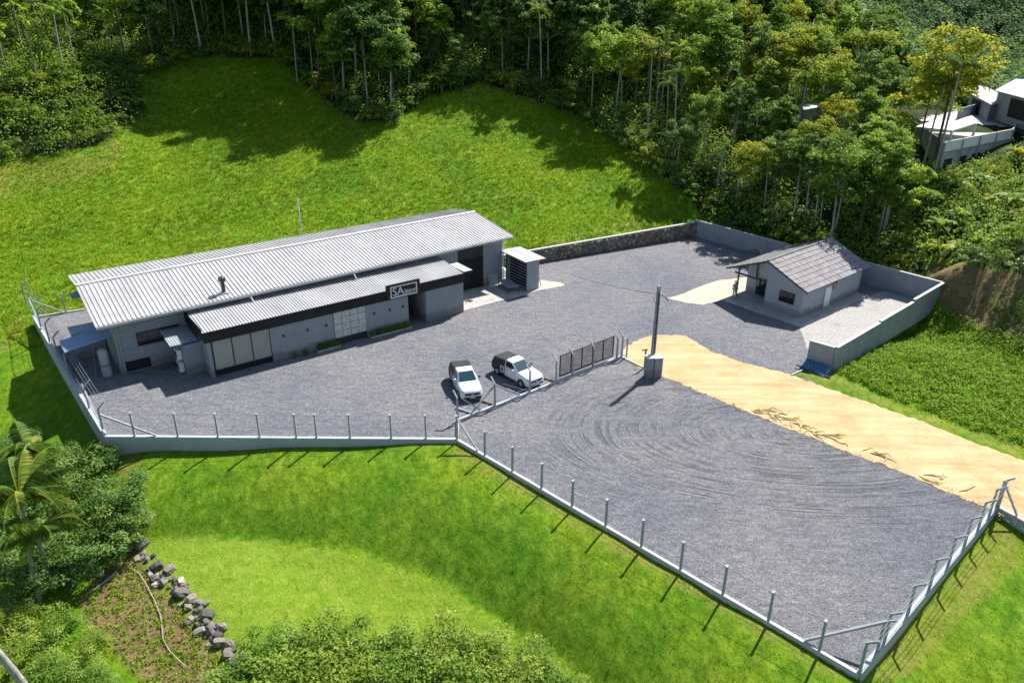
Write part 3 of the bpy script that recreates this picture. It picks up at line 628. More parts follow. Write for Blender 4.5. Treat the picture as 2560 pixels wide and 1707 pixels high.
def planter(a0, a1, label, hgt):
    t = empty('planter', (*WF(a0, FC-.35), 0), W_TH, label, 'planter', 'planters along the lean-to wall')
    L = a1-a0; m = MB(); m.box(0, L, -.25, -.17, 0, .16); m.box(0, .08, -.17, .25, 0, .16); m.box(L-.08, L, -.17, .25, 0, .16); m.build('kerb', CONC, t)
    P = np.c_[rng.uniform(.1, L-.1, 260), rng.uniform(-.14, .22, 260), np.full(260, .02)]
    o = put('foliage', blades('planter_grass', P, hgt, LEAFD, 6, .05, .02, .4), t); o['kind'] = 'stuff'
planter(14.9, 16.9, 'short planter of dark grassy plants left of the frosted glazed wall', .65)
planter(19.75, 23.75, 'long planter of dark grassy plants right of the frosted glazed wall', .65)
for a, l in ((13.0, 'small leafy plant against the wall nearest the show window'), (13.9, 'small leafy plant against the wall beside the short planter')):
    t = empty('potted_plant', (*WF(a, FC-.3), 0), W_TH, l, 'plant', 'small plants by the lean-to wall')
    P = rng.normal(size=(60, 3))*[.16, .14, .15]+[0, 0, .3]
    o = put('foliage', mesh_leaves('fol', P, P-[0, 0, -.1], .2, BUSHL), t)
    m = MB(); m.tube([(0, 0, 0), (0, 0, .3)], .02, 5); m.build('stem', BARKD, t)

# gas cylinders / condensers stacked by the annex
for k, z in enumerate((.1, 1.15)):
    t = empty('air_conditioner', (*WF(4.55, -4.5), z), W_TH, ('lower' if k == 0 else 'upper')+' of two white condenser units fixed on the annex wall under the small awning', 'air conditioner', 'condenser units')
    m = MB(); m.box(0, .36, -.4, .4, 0, .8); m.build('casing', WHITE, t, bevel=.02)
    m = MB(); m.tube([(-.02, 0, .4), (.0, 0, .4)], .30, 14); m.build('fan_grille', BLACKW, t)
    m = MB(); m.box(-.01, .38, -.3, -.26, -.08, 0); m.box(-.01, .38, .26, .3, -.08, 0); m.build('bracket', STEEL, t)
# tank under the side awning
t = empty('water_tank', (*WF(-.15, -1.9), 0), W_TH, 'upright grey cylindrical tank strapped beside the left end of the warehouse', 'tank')
m = MB(); m.tube([(0, 0, 0), (0, 0, .06), (0, 0, 2.1), (0, 0, 2.3)], [.34, .36, .36, .2], 16); m.build('shell', SHEETG, t, smooth=False)
m = MB(); m.tube([(0, 0, .95), (0, 0, 1.02)], .375, 16); m.build('strap', BLACKW, t)
t = MB(); t.bar((0, 0, 0), (.25, .35, 2.5), .12, .05); tag(t.build('plank', WOOD, None, (*WF(-.95, -1.9), 0), (0, 0, W_TH)), 'long mottled plank leaning upright beside the grey tank', 'plank')
t = MB(); t.tube([(math.cos(a)*1.35, math.sin(a)*.55, .012) for a in np.linspace(0, 6.28, 2)], .01, 4)
# rope coil
cl = empty('rope_coil', (*WF(3.7, -3.2), 0), W_TH, 'tangled brown coil of rope lying by the dark low opening', 'rope')
m = MB()
for j in range(3):
    m.tube([(.42*(j-1)+math.cos(a)*(.3-.02*j), math.sin(a)*.26+.08*j, .06+.05*j+.03*math.sin(3*a)) for a in np.linspace(0, 6.0, 16)], .045, 6)
m.build('coil', WOOD, cl, smooth=True)

# concrete apron
m = MB(); 
for (x0, x1, y0, y1) in ((29.6, 31.9, -6.85, WC-.1), (31.92, 34.6, -6.8, WC-.1), (34.62, 37.1, -6.8, WC-.12), (37.12, 39.5, -6.75, -.4)):
    k = MB(); k.box(x0, x1, y0, y1, -.05, .05); o = k.build('slab', CONC); o.location = (*W_O, 0); o.rotation_euler = (0, 0, W_TH); tag(o, kind='structure')
tag(sheet('earth_verge', rough_poly([WF(39.2, -6.7), WF(41.8, -7.0), WF(42.0, -6.1), WF(40.0, -3.4), WF(39.1, -2.8)], .5, .06, 4), .014, SANDP), kind='structure')
# rack shed
sh = empty('rack_shed', (*WF(37.5, -6.2), .05), W_TH, 'tall narrow corrugated shed with open front of horizontal racks at the concrete apron', 'shed')
SD = 3.5
m = rib_sheet(1, 9, (0, 0, 0), (1.55, 0, 0), (1.55, 0, 3.15), (0, 0, 3.15), .03); m.build('end_wall', SHEETG, sh)
m = rib_sheet(1, 16, (1.55, 0, 0), (1.55, SD, 0), (1.55, SD, 3.1), (1.55, 0, 3.1), .03); m.build('back_wall', SHEETG, sh)
m = rib_sheet(1, 9, (1.55, SD, 0), (0, SD, 0), (0, SD, 3.1), (1.55, SD, 3.1), .03); m.build('end_wall', SHEETG, sh)
m = MB(); m.box(.5, .55, .05, SD-.05, .1, 3.1); m.build('rack_backing', DARKIN, sh)
for k in range(9):
    m = MB(); z = .35+k*.31; m.bar((.02, .06, z), (.02, SD-.06, z), .05, .06); m.build('rail', STEEL if k % 3 else SHEETG, sh)
for y in (.04, SD/2, SD-.04): m = MB(); m.box(-.04, .04, y-.04, y+.04, 0, 3.1); m.build('upright', DSTEEL, sh)
for (x0, x1) in ((-.45, 1.0), (1.0, 2.1)):
    m = MB(); m.add([(x0, -.35, 3.22-.03*x0), (x1, -.35, 3.22-.03*x1), (x1, SD+.5, 3.30-.03*x1), (x0, SD+.5, 3.30-.03*x0)], [(0,1,2,3)]); m.add([(x0, -.35, 3.17-.03*x0), (x1, -.35, 3.17-.03*x1), (x1, SD+.5, 3.25-.03*x1), (x0, SD+.5, 3.25-.03*x0)], [(3,2,1,0)]); m.add([(x0,-.35,3.17-.03*x0),(x1,-.35,3.17-.03*x1),(x1,-.35,3.22-.03*x1),(x0,-.35,3.22-.03*x0)],[(0,1,2,3)]); m.build('roof_sheet', ROOFM, sh)
# steel table
tb = empty('steel_table', (*WF(35.7, -5.6), .05), W_TH-.15, 'low sloping steel work table in front of the rack shed', 'table')
m = MB(); m.add([(0, 0, .55), (1.25, 0, .55), (1.25, 2.3, .62), (0, 2.3, .62), (0, 0, .60), (1.25, 0, .60), (1.25, 2.3, .67), (0, 2.3, .67)], [(3,2,1,0),(4,5,6,7),(0,1,5,4),(1,2,6,5),(2,3,7,6),(3,0,4,7)]); m.build('table_top', SHEETG, tb)
for x, y in ((.05, .05), (1.2, .05), (.05, 2.2), (1.2, 2.2)): m = MB(); m.box(x-.03, x+.03, y-.03, y+.03, 0, .55); m.build('leg', DSTEEL, tb)
bl = MB(); bl.bar((0, 0, 0), (-.32, .12, 1.15), .10, .06); tag(bl.build('post', WOOD, None, (*WF(39.6, -5.9), .05)), 'rusty brown board leaning on the rear corner of the rack shed', 'board')
wd = empty('scrap_wood', (*WF(31.2, -5.0), .06), W_TH, 'small brown scrap of roots on the sunlit concrete apron', 'scrap wood')
m = MB(); m.tube([(-.3, .3, .05), (0, .1, .12), (.2, -.3, .08), (.5, -.35, .05)], [.03, .06, .09, .03], 6); m.build('root', WOOD, wd)
for k in range(3): m = MB(); m.tube([(0, .1-.1*k, .1), (-.15-.1*k, -.2-.1*k, .05)], [.05, .02], 5); m.build('branch', WOOD, wd)
fp = MB(); 
for q in ((0, .06, 0, 1.1), (1.1, 1.16, 0, 1.1)): fp.box(q[0], q[1], -.02, .02, q[2], q[3])
fp.box(0, 1.16, -.02, .02, 1.06, 1.12); fp.box(0.06, 1.1, -.01, .01, .0, 1.06); tag(fp.build('leaning_panel', SHEETG, None, (*WF(35.4, WC-.3), .05), (R(-8), 0, W_TH)), 'grey framed panel leaning on the wall right of the black door', 'panel')
for i, (a, c_, l) in enumerate(((38.2, -1.1, 'white bulky sack between the warehouse corner and the rack shed'), (38.0, -.3, 'second white sack behind the first beside the rack shed'))):
    m = MB(); m.tube([(0, 0, 0), (0, 0, .1), (0, 0, .7), (.05, 0, .95)], [.35, .45, .42, .12], 10); tag(m.build('sack', WHITE, None, (*WF(a, c_), .05), smooth=True), l, 'sack', 'white sacks')
# pole antenna behind the roof
bp = G(772, 640); an = empty('antenna_pole', (*WF(21.2, 10.2), 0), 0, 'thin white pole standing behind the warehouse roof against the green field', 'pole')
q0 = Vector((*WF(21.2, 10.2), 0)); zt = 5.0
for z_ in np.arange(4, 14, .05):
    if PX(q0.x, q0.y, z_)[1] < 498: zt = z_; break
m = MB(); m.tube([(0, 0, .8), (0, 0, zt)], [.07, .05], 8); m.build('mast', WHITE, an); m = MB(); m.bar((0, 0, zt-2.4), (-.18, 0, zt-2.2), .05); m.build('bracket', WHITE, an)

# ------------------------------------------------------------------ cottage
co = empty('cottage', (C_O[0], C_O[1], 0), C_TH, 'small grey cottage with a tiled gable roof and a veranda beside the white gravel court', 'house')
m = MB(); m.box(17.62, 29.7, 6.4, 14.85, -.05, .15); m.build('floor_slab', CONC, co)
HF, HB, CR_, CL_, RC_, ZEV, ZRG = 19.25, 29.8, 7.55, 14.9, 11.35, 2.9, 4.75
def rz(c): return ZEV+(ZRG-ZEV)*(1-abs(c-RC_)/4.37)
m = MB(); m.extr([(CR_, .15), (11.43, .15), (11.43, rz(11.43)-.12), (RC_, rz(RC_)-.12), (CR_, rz(CR_)-.12)], 0, HF, HF+.14)
m.build('front_wall', WALL2, co)
m = MB(); m.box(HF+.14, HB, CR_, CR_+.14, .15, rz(CR_)-.1); m.build('side_wall', WALL2, co)
m = MB(); m.box(HF+.14, 21.3, 11.29, 11.43, .15, 4.5); m.build('veranda_wall', WALL2, co)
m = MB(); m.extr([(11.43, .15), (CL_, .15), (CL_, rz(CL_)-.12), (RC_+.1, rz(11.43)-.12), (11.43, rz(11.43)-.12)], 0, 21.3, 21.44); m.build('veranda_back_wall', WALL2, co)
m = MB(); m.box(21.44, HB, CL_-.14, CL_, .15, rz(CL_)-.1); m.build('side_wall', WALL2, co)
m = MB(); m.extr([(CR_, .15), (CL_, .15), (CL_, rz(CL_)-.12), (RC_, ZRG-.12), (CR_, rz(CR_)-.12)], 0, HB-.14, HB); m.build('back_wall', WALL2, co)
wi = MB(); wi.box(HF-.03, HF-.004, 8.35, 9.95, 1.15, 2.25); wo = wi.build('window', BLACKW, co)
for k in range(2): m = MB(); m.box(HF-.045, HF-.032, 8.42+k*.77, 9.12+k*.77, 1.22, 2.18); m.build('pane', GLASSD, wo)
wi = MB(); wi.box(24.3, 25.1, CR_-.03, CR_-.004, 1.75, 2.45); wo = wi.build('window', BLACKW, co)
m = MB(); m.box(24.35, 25.05, CR_-.045, CR_-.032, 1.8, 2.4); m.build('pane', GLASSD, wo)
m = MB(); m.box(23.2, 24.2, CR_-.04, CR_-.004, .16, 2.15); m.build('door', WHITE, co)
m = MB(); m.tube([(23.0, CR_-.05, .16), (23.0, CR_-.05, 2.8)], .03, 6); m.build('downpipe', STEEL, co)
do = MB(); do.box(21.26, 21.296, 11.6, 13.75, .16, 2.3); dr = do.build('glass_door', BLACKW, co)
for k in range(2): m = MB(); m.box(21.24, 21.256, 11.68+k*1.04, 12.64+k*1.04, .22, 2.24); m.build('pane', GLASSD, dr)
for c_ in (14.55,): m = MB(); m.box(19.2, 19.32, c_-.06, c_+.06, .15, rz(c_)-.1); m.build('veranda_post', BLACKW, co)
m = MB(); m.bar((19.26, 11.43, 2.55), (19.26, 15.0, 2.55), .12, .14); m.build('veranda_beam', BLACKW, co)
m = MB(); m.bar((19.26, 12.6, 2.6), (19.26, 12.6, 4.1), .1, .1); m.build('king_post', BLACKW, co)
m = MB(); m.extr([(11.5, 2.65), (12.5, 2.65), (12.5, rz(12.5)-.18), (11.5, rz(11.5)-.18)], 0, 19.5, 19.6); m.build('gable_board', WALL2, co)
for k in range(4):
    for s in (-1, 1):
        m = MB(); c0 = RC_+s*(.6+k*1.15); m.bar((18.9, c0, rz(c0)-.10), (19.24, c0, rz(c0)-.10), .08, .14); m.build('rafter_tail', BLACKW, co)
R0, R1 = 18.82, 30.2
for s in (-1, 1):
    m = MB(); m.add([(R0-.03, RC_, ZRG-.16), (R0-.03, RC_+s*4.4, ZEV-.15), (R0-.03, RC_+s*4.4, ZEV-.0), (R0-.03, RC_, ZRG+.0), (R0+.02, RC_, ZRG-.16), (R0+.02, RC_+s*4.4, ZEV-.15), (R0+.02, RC_+s*4.4, ZEV-.0), (R0+.02, RC_, ZRG+.0)], [(0,1,2,3),(7,6,5,4),(0,4,5,1),(1,5,6,2),(2,6,7,3),(3,7,4,0)]); m.build('barge_board', BLACKW, co)
    m = MB(); m.add([(R0+.02, RC_, ZRG-.05), (R1, RC_, ZRG-.05), (R1, RC_+s*4.37, ZEV-.05), (R0+.02, RC_+s*4.37, ZEV-.05)], [(0,1,2,3)]); m.build('roof_deck', BLACKW, co)
def tile_mesh(mat, w_, l_):
    m = MB(); n = 5; ring0 = []; ring1 = []
    for k in range(n+1):
        u = k/n; h = .035*math.sin(u*math.pi*2)**2 if k not in (0, n) else 0
        ring0.append((u*w_, 0, h+.055)); ring1.append((u*w_, l_, h+.012))
    m.add(ring0+ring1, [(k, k+1, n+2+k, n+1+k) for k in range(n)]); m.add([(0, 0, 0), (w_, 0, 0), (w_, 0, .055), (0, 0, .055)], [(0,1,2,3)])
    return m.mesh('roof_tile', mat, fix=False)
NA, NC = 17, 8; tw_ = (R1-R0)/NA; sl = math.hypot(4.37, ZRG-ZEV); tl_ = sl/NC; ang = math.atan2(ZRG-ZEV, 4.37)
for s, mat_ in ((-1, TILEM), (1, TILEM2)):
    tm = tile_mesh(mat_, tw_*.985, tl_*1.04)
    for i in range(NA):
        for j in range(NC):
            d = j*tl_
            if s < 0: loc = (R0+i*tw_, RC_-4.37+d*math.cos(ang), ZEV+d*math.sin(ang)-.02); rot = (ang+rnd.uniform(-.008, .008), rnd.uniform(-.006, .006), 0)
            else: loc = (R0+(i+1)*tw_, RC_+4.37-d*math.cos(ang), ZEV+d*math.sin(ang)-.02); rot = (ang, 0, math.pi)
            put('roof_tile', tm, co, loc, rot)
m = MB(); m.tube([(R0-.02, RC_, ZRG+.04), (R1+.02, RC_, ZRG+.04)], .10, 8); m.build('ridge_cap', TILEM, co)
# person at the veranda
def person(loc, rzz, label):
    t = empty('person', loc, rzz, label, 'person')
    def skin(name, pts, edges, rad, mat, parent):
        me = bpy.data.meshes.new(name); me.from_pydata(pts, edges, []); me.update(); o = bpy.data.objects.new(name, me); C.objects.link(o)
        o.modifiers.new('s', 'SKIN'); o.modifiers.new('d', 'SUBSURF').levels = 1
        for v, r_ in zip(me.skin_vertices[0].data, rad): v.radius = (r_, r_)
        me.skin_vertices[0].data[0].use_root = True
        dg = bpy.context.evaluated_depsgraph_get(); m2 = bpy.data.meshes.new_from_object(o.evaluated_get(dg)); bpy.data.objects.remove(o)
        m2.materials.clear(); m2.materials.append(mat); m2.polygons.foreach_set('use_smooth', [True]*len(m2.polygons)); return put(name, m2, parent)
    P_ = [(0,0,.98),(0,0,1.2),(0,0,1.42),(0,0,1.53),(0,.02,1.65),(0,.02,1.76),(-.1,0,.9),(-.12,.02,.5),(-.12,0,.08),(-.12,.14,.04),(.1,0,.9),(.13,.02,.5),(.15,0,.08),(.15,.14,.04),(-.19,0,1.4),(-.27,0,1.15),(-.30,.08,.92),(.19,0,1.4),(.27,0,1.15),(.30,.08,.92),(-.31,.10,.84),(.31,.10,.84)]
    E_ = [(0,1),(1,2),(2,3),(3,4),(4,5),(0,6),(6,7),(7,8),(8,9),(0,10),(10,11),(11,12),(12,13),(2,14),(14,15),(15,16),(2,17),(17,18),(18,19),(16,20),(19,21)]
    r_ = [.14,.13,.15,.055,.10,.08,.09,.06,.04,.035,.09,.06,.04,.035,.06,.045,.032,.06,.045,.032,.03,.03]
    skin('body', P_, E_, r_, SKIN, t)
    skin('shirt', [(0,0,1.0),(0,0,1.2),(0,0,1.42),(-.19,0,1.4),(-.26,0,1.2),(.19,0,1.4),(.26,0,1.2)], [(0,1),(1,2),(2,3),(3,4),(2,5),(5,6)], [.17,.155,.175,.08,.065,.08,.065], CLOTHB, t)
    skin('trousers', [(0,0,.97),(-.1,0,.88),(-.12,.02,.5),(-.12,0,.12),(.1,0,.88),(.13,.02,.5),(.15,0,.12)], [(0,1),(1,2),(2,3),(0,4),(4,5),(5,6)], [.16,.105,.08,.06,.105,.08,.06], CLOTHW, t)
    m = MB(); m.tube([(0,.02,1.74),(0,.02,1.80),(0,.02,1.86)], [.125,.12,.05], 12); m.box(-.08,.08,.12,.24,1.735,1.75); m.build('cap', WHITE, t)
pl = CF(18.6, 14.3); person((pl[0], pl[1], .15), C_TH+math.pi/2, 'person in blue shirt, pale trousers and white cap standing at the cottage veranda')

# ------------------------------------------------------------------ walls
def wallrun(m, a, b_, th_, z0, z1, z0b=None, z1b=None):
    a = Vector(a[:2]); b_ = Vector(b_[:2]); n = Vector((-(b_-a).y, (b_-a).x)).normalized()*th_/2
    z0b = z0 if z0b is None else z0b; z1b = z1 if z1b is None else z1b
    m.prism([a-n, b_-n, b_+n, a+n], [z0, z0b, z0b, z0], [z1, z1b, z1b, z1])
def V2(a, b_, t): return (a[0]+(b_[0]-a[0])*t, a[1]+(b_[1]-a[1])*t)
cw = empty('court_wall', (0, 0, 0), 0, 'grey rendered wall stepping up round the white gravel court, right of the cottage', 'wall')
steps = [(0, .36, 1.98), (.36, .68, 2.1), (.68, 1, 2.3)]
for t0, t1, h in steps:
    m = MB(); wallrun(m, V2(P_WS, P_E, t0), V2(P_WS, P_E, t1), .22, -.4, h); m.build('wall_section', BLOCK, cw)
    m = MB(); wallrun(m, V2(P_WS, P_E, t0), V2(P_WS, P_E, t1), .28, h+.002, h+.05); m.build('coping', CAPM, cw)
e0 = V2(P_WS0, P_WS, .94)
m = MB(); wallrun(m, P_WS0, e0, .2, -.4, 1.96); m.build('wall_section', BLOCK, cw)
m = MB(); wallrun(m, P_WS0, e0, .26, 1.962, 2.0); m.build('coping', CAPM, cw)
bw = empty('boundary_wall', (0, 0, 0), 0, 'long grey rendered wall behind the cottage meeting the stone wall', 'wall')
e1 = V2(P_E, P_N, .006); 
for t0, t1 in ((.006, .33), (.331, .66), (.661, 1)):
    m = MB(); wallrun(m, V2(P_E, P_N, t0), V2(P_E, P_N, t1), .2, -.3, 2.28 if t0 < .3 else 2.0); m.build('wall_section', BLOCK, bw)
    m = MB(); wallrun(m, V2(P_E, P_N, t0), V2(P_E, P_N, t1), .26, (2.28 if t0 < .3 else 2.0)+.002, (2.28 if t0 < .3 else 2.0)+.04); m.build('coping', CAPM, bw)
# stone retaining wall
sw = empty('stone_wall', (0, 0, 0), 0, 'rubble stone retaining wall with pale coping below the green field', 'stone wall')
P_SE = (P_N[0]-.25, P_N[1]-.1)
stone_meshes = []
for k in range(8):
    import bmesh
    bm = bmesh.new(); bmesh.ops.create_icosphere(bm, subdivisions=1, radius=.5)
    r_ = random.Random(k)
    for v in bm.verts: v.co *= r_.uniform(.72, 1.15)
    me = bpy.data.meshes.new('stone'); bm.to_mesh(me); bm.free(); me.materials.append(STONEM); stone_meshes.append(me)
m = MB(); wallrun(m, P_S0, P_SE, .5, -.1, 1.42, None, 1.75); m.build('core', MORTAR, sw)
m = MB(); wallrun(m, P_S0, P_SE, .34, 1.422, 1.5, 1.752, 1.83); m.build('coping', CAPM, sw)
Ls = math.dist(P_S0, P_SE); dS = Vector((P_SE[0]-P_S0[0], P_SE[1]-P_S0[1]))/Ls; nS = Vector((dS.y, -dS.x))
cnt = 0; rows = 4
for j in range(rows):
    x = rnd.uniform(0, .2)
    while x < Ls and cnt < 292:
        wd_ = rnd.uniform(.3, .62); H_ = lerp(1.42, 1.75, x/Ls)/rows
        c0 = Vector(P_S0)+dS*(x+wd_/2)+nS*.24
        put('stone', stone_meshes[rnd.randrange(8)], sw, (c0.x, c0.y, H_*(j+.5)+rnd.uniform(-.12, .12)), (rnd.uniform(-.4, .4), rnd.uniform(-.4, .4), math.atan2(dS.y, dS.x)+rnd.uniform(-.2, .2)), (wd_*rnd.uniform(.8, 1.15), rnd.uniform(.2, .36), H_*rnd.uniform(.65, 1.3)))
        x += wd_; cnt += 1

# ------------------------------------------------------------------ fences
HP = 1.74
def post_mesh(kind):
    m = MB(); m.add([(-.06,-.06,0),(.06,-.06,0),(.06,.06,0),(-.06,.06,0),(-.05,-.05,HP),(.05,-.05,HP),(.05,.05,HP),(-.05,.05,HP)], [(3,2,1,0),(0,1,5,4),(1,2,6,5),(2,3,7,6),(3,0,4,7)]+([(4,5,6,7)]))
    if kind == 'arm': m.bar((0, 0, HP-.03), (0, .46, HP+.40), .09, .09)
    else: m.box(-.075, .075, -.12, .07, HP-.0, HP+.07)
    return m.mesh('post', CONCP)
PA = post_mesh('arm'); PS = post_mesh('plain')
def fence(label, pts, post_ts, wall=(0, 0, .18, .28), arm=None, wires=3, braces=(), end=True, coping=True, wall_z0=None):
    t = empty('fence', (pts[0][0], pts[0][1], 0), 0, label, 'fence', 'precast post and wire fences round the yard')
    off = Vector((pts[0][0], pts[0][1], 0)); z0, _, z1, tk = wall
    a, b_ = Vector((*pts[0], 0))-off, Vector((*pts[1], 0))-off
    zz0, zz1 = (wall_z0 or (z0, z0))
    m = MB(); wallrun(m, a, b_, tk, zz0, z1, zz1, z1); m.build('base_wall', CAPM if tk < .2 else KERBW, t)
    d = (b_-a).normalized(); side = Vector((-d.y, d.x, 0)); ang_ = math.atan2(side.y, side.x)-math.pi/2
    tops = []
    for u in post_ts:
        p = a.lerp(b_, u); put('post', PA if arm else PS, t, (p.x, p.y, z1), (0, 0, ang_+(math.pi if arm == 'in' else 0)))
        tops.append(p)
    s_ = side*(1 if arm == 'out' else -1)
    hs = [.35, .75, 1.15, 1.6][:wires]
    for h in hs: m = MB(); m.tube([tops[0]+Vector((0, 0, z1+h)), tops[-1]+Vector((0, 0, z1+h))], .011, 4); m.build('wire', STEEL, t)
    if arm and wires >= 3:
        for q in (.3, .65, 1.0): m = MB(); m.tube([tops[0]+s_*.46*q+Vector((0, 0, z1+HP+.40*q)), tops[-1]+s_*.46*q+Vector((0, 0, z1+HP+.40*q))], .012, 4); m.build('wire', STEEL, t)
    elif not arm: m = MB(); m.tube([tops[0]+Vector((0, 0, z1+HP-.08)), tops[-1]+Vector((0, 0, z1+HP-.08))], .012, 4); m.build('wire', STEEL, t)
    for u0, u1 in braces:
        p0 = a.lerp(b_, u0)+Vector((0, 0, z1+HP-.12)); p1 = a.lerp(b_, u1)+Vector((0, 0, z1+.05)); m = MB(); m.bar(p0, p1, .10, .10); m.build('brace', CONCP, t)
    return t
def proj_t(px, py, a, b_, z=0):
    q = U(px, py, z); a = Vector(a); b_ = Vector(b_); d = b_-a; return (Vector(q[:2])-a).dot(d)/d.dot(d)
tl = [proj_t(x, y, P_LB, P_LF) for x, y in ((70, 765), (102, 830), (135, 862), (156, 897), (184, 940), (229, 1028))]+[.985]
fence('fence on the left side wall of the yard beside the warehouse', (P_LB, P_LF), tl, (-1.2, 0, .30, .25), 'out', 3, ((.0, .16), (.80, 1.0-.0)), wall_z0=(-1.0, -1.6))
tf = [proj_t(x, y, P_LF, P_MC) for x, y in ((333, 1101), (437, 1108), (539, 1108), (644, 1108), (737, 1108), (788, 1108), (874, 1105), (978, 1103), (1065, 1102))]
fence('fence on the front wall of the yard above the lawn, plain upright posts', (P_LF, P_MC), tf, (-1.3, 0, .16, .25), None, 2, ((.0, .145),), wall_z0=(-1.5, -.35))
td = [proj_t(x, y, P_MC, P_RC) for x, y in ((1218.6, 1138), (1288.8, 1177), (1362, 1219), (1439, 1263), (1523, 1311), (1613, 1362), (1710, 1419), (1815, 1481), (1927, 1548), (2051, 1625))]
fence('fence along the slanting kerb between outer gravel lot and lawn bank', (P_MC, P_RC), [0]+td, (-.3, 0, .12, .18), None, 1, ((.0, .075),))
P_RC2 = (P_RC[0]-1.4, P_RC[1]-1.3)
fence('fence on the right side of the outer gravel lot with arms leaning over the lawn', (P_RC, P_RG), [0, .10, .14, .29, .44, .58, .71, .83, .93, .999], (-.7, 0, .22, .25), 'in', 3, (), wall_z0=(-1.0, -.9))
q0, q1 = V2(P_RC, P_RG, .12), V2(P_MC, P_RC, .905); tb_ = MB(); tb_.bar((q0[0], q0[1], 1.75), (q1[0], q1[1], .2), .12, .12); tag(tb_.build('corner_strut', CONCP), 'thick strut bracing the nearest fence corner of the outer lot', 'strut')
P_RW = tuple(U(2700, 1385)[:2])
fence('short fence beside the sandy road at the right edge of the picture', (P_RG, P_RW), [.02, .5, 1], (-.9, 0, .22, .25), None, 2, ((.0, .25),), wall_z0=(-.9, -.9))
P_BL = (P_LB2[0], P_LB2[1])
t = fence('short fence on the back kerb left of the warehouse', (P_LB, P_BL), [.03, .62], (-.3, 0, .14, .15), None, 1, ((.0, .55),))
fence('gate fence between inner yard and outer lot with slanted post arms', (P_G0, P_G1), [0, .20, .40, .56, .665, .80, .965, 1.0], (-.1, 0, .16, .2), 'out', 1, ((.02, .12), (.20, .07), (.20, .34)))
t = MB(); wallrun(t, (P_MC[0], P_MC[1]+.15), (P_G0[0], P_G0[1]-.12), .16, -.1, .16); tag(t.build('low_kerb', CAPM), 'short pale kerb joining the two fence corners in front of the cars', 'kerb')
# sliding gate (black, meshed)
g0 = V2(P_G0, P_G1, .60); g1 = V2(P_G0, P_G1, .955); gd = Vector((g1[0]-g0[0], g1[1]-g0[1])); GL = gd.length; nG = Vector((-gd.y, gd.x)).normalized()*.32
ga = empty('sliding_gate', (g0[0]+nG.x, g0[1]+nG.y, 0), math.atan2(gd.y, gd.x), 'black diamond-mesh sliding gate standing behind the fence posts', 'gate')
m = MB(); m.bar((0, 0, .25), (GL, 0, .25), .07, .12); m.bar((0, 0, 2.0), (GL, 0, 2.0), .05, .05); m.build('frame_rail', BLACK, ga)
for k in range(6): m = MB(); m.bar((k*GL/5, 0, .2), (k*GL/5, 0, 2.02), .07, .07); m.build('frame_post', BLACK, ga)
m = MB(); st = .2; hh = 1.72
for k in range(int((GL+hh)/st)):
    x = k*st
    for s in (1, -1):
        x0, x1 = (x-hh, x) if s > 0 else (x, x-hh); z0_, z1_ = .28, 2.0
        def cl(x0, x1):
            lo, hi = 0., 1.
            if x1 != x0:
                for lim in (0, GL):
                    u = (lim-x0)/(x1-x0)
                    if (lim == 0) == (x1 > x0): lo = max(lo, u)
                    else: hi = min(hi, u)
            return lo, hi
        lo, hi = cl(x0, x1)
        if hi-lo > .03: m.bar((lerp(x0, x1, lo), 0, lerp(z0_, z1_, lo)), (lerp(x0, x1, hi), 0, lerp(z0_, z1_, hi)), .028, .028)
o = m.build('mesh_infill', BLACK, ga); o['kind'] = 'stuff'
for k, (u0, s) in enumerate(((.40, 1), (.56, 1), (.08, 1), (.20, 1))):
    p0 = V2(P_G0, P_G1, u0); m = MB(); e_ = (-2.0, 1.15) if k < 2 else (-1.3, .8)
    m.bar((0, .15, .09), (e_[0], e_[1]+.15, .09), .10, .10); tag(m.build('ground_strut', WOOD if k % 2 else CONCP, None, (*p0, 0)), ['strut lying on the gravel behind the post nearest the right-hand pickup', 'dark strut lying on the gravel at the lower end of the black gate', 'short strut on the gravel behind the fence corner by the left pickup', 'short strut on the gravel behind the braced double post'][k], 'strut', 'struts on the gravel behind the gate fence')

# pole and meter pillar
pb = U(1628, 934); 
po = empty('utility_pole', (pb.x, pb.y, 0), R(18), 'tall tapering concrete utility pole rising behind the grey meter pillars', 'utility pole')
ph = 7.4
m = MB(); m.add([(-.17,-.13,0),(.17,-.13,0),(.17,.13,0),(-.17,.13,0),(-.11,-.09,ph),(.11,-.09,ph),(.11,.09,ph),(-.11,.09,ph)], [(3,2,1,0),(4,5,6,7),(0,1,5,4),(1,2,6,5),(2,3,7,6),(3,0,4,7)]); m.build('shaft', CONCP, po)
m = MB(); m.box(-.04, .05, -.175, -.10, 1.8, 6.9); m.build('conduit', DSTEEL, po)
for z, s in ((6.75, 1), (6.75, -1), (6.6, 1), (6.9, -1)):
    m = MB(); m.tube([(0, 0, z), (.28*s, -.05, z)], .02, 6); m.tube([(.24*s, -.05, z-.06), (.24*s, -.05, z+.1)], .045, 8); m.build('insulator', WHITE, po)
m = MB(); m.tube([(.2, -.1, 6.7), (.5, -.25, 6.5), (.7, -.35, 6.2)], .035, 6); m.build('cable_clamp', DSTEEL, po)
m = MB(); m.tube([(-.2, 0, 6.75), (-.5, -.1, 6.5), (-.3, -.1, 6.1), (0, -.15, 5.9)], .015, 5); m.build('drop_cable', BLACKW, po)
bx = U(1640, 940); mp_ = empty('meter_pillar', (10.95, 54.55, 0), R(12), 'pair of stout grey masonry meter pillars at the foot of the utility pole', 'meter box')
m = MB(); m.box(-.52, .0, -.3, .3, 0, 1.72); m.build('pillar', WALL, mp_)
m = MB(); m.box(.06, .72, -.35, .35, 0, 1.68); m.build('pillar', WALL, mp_)
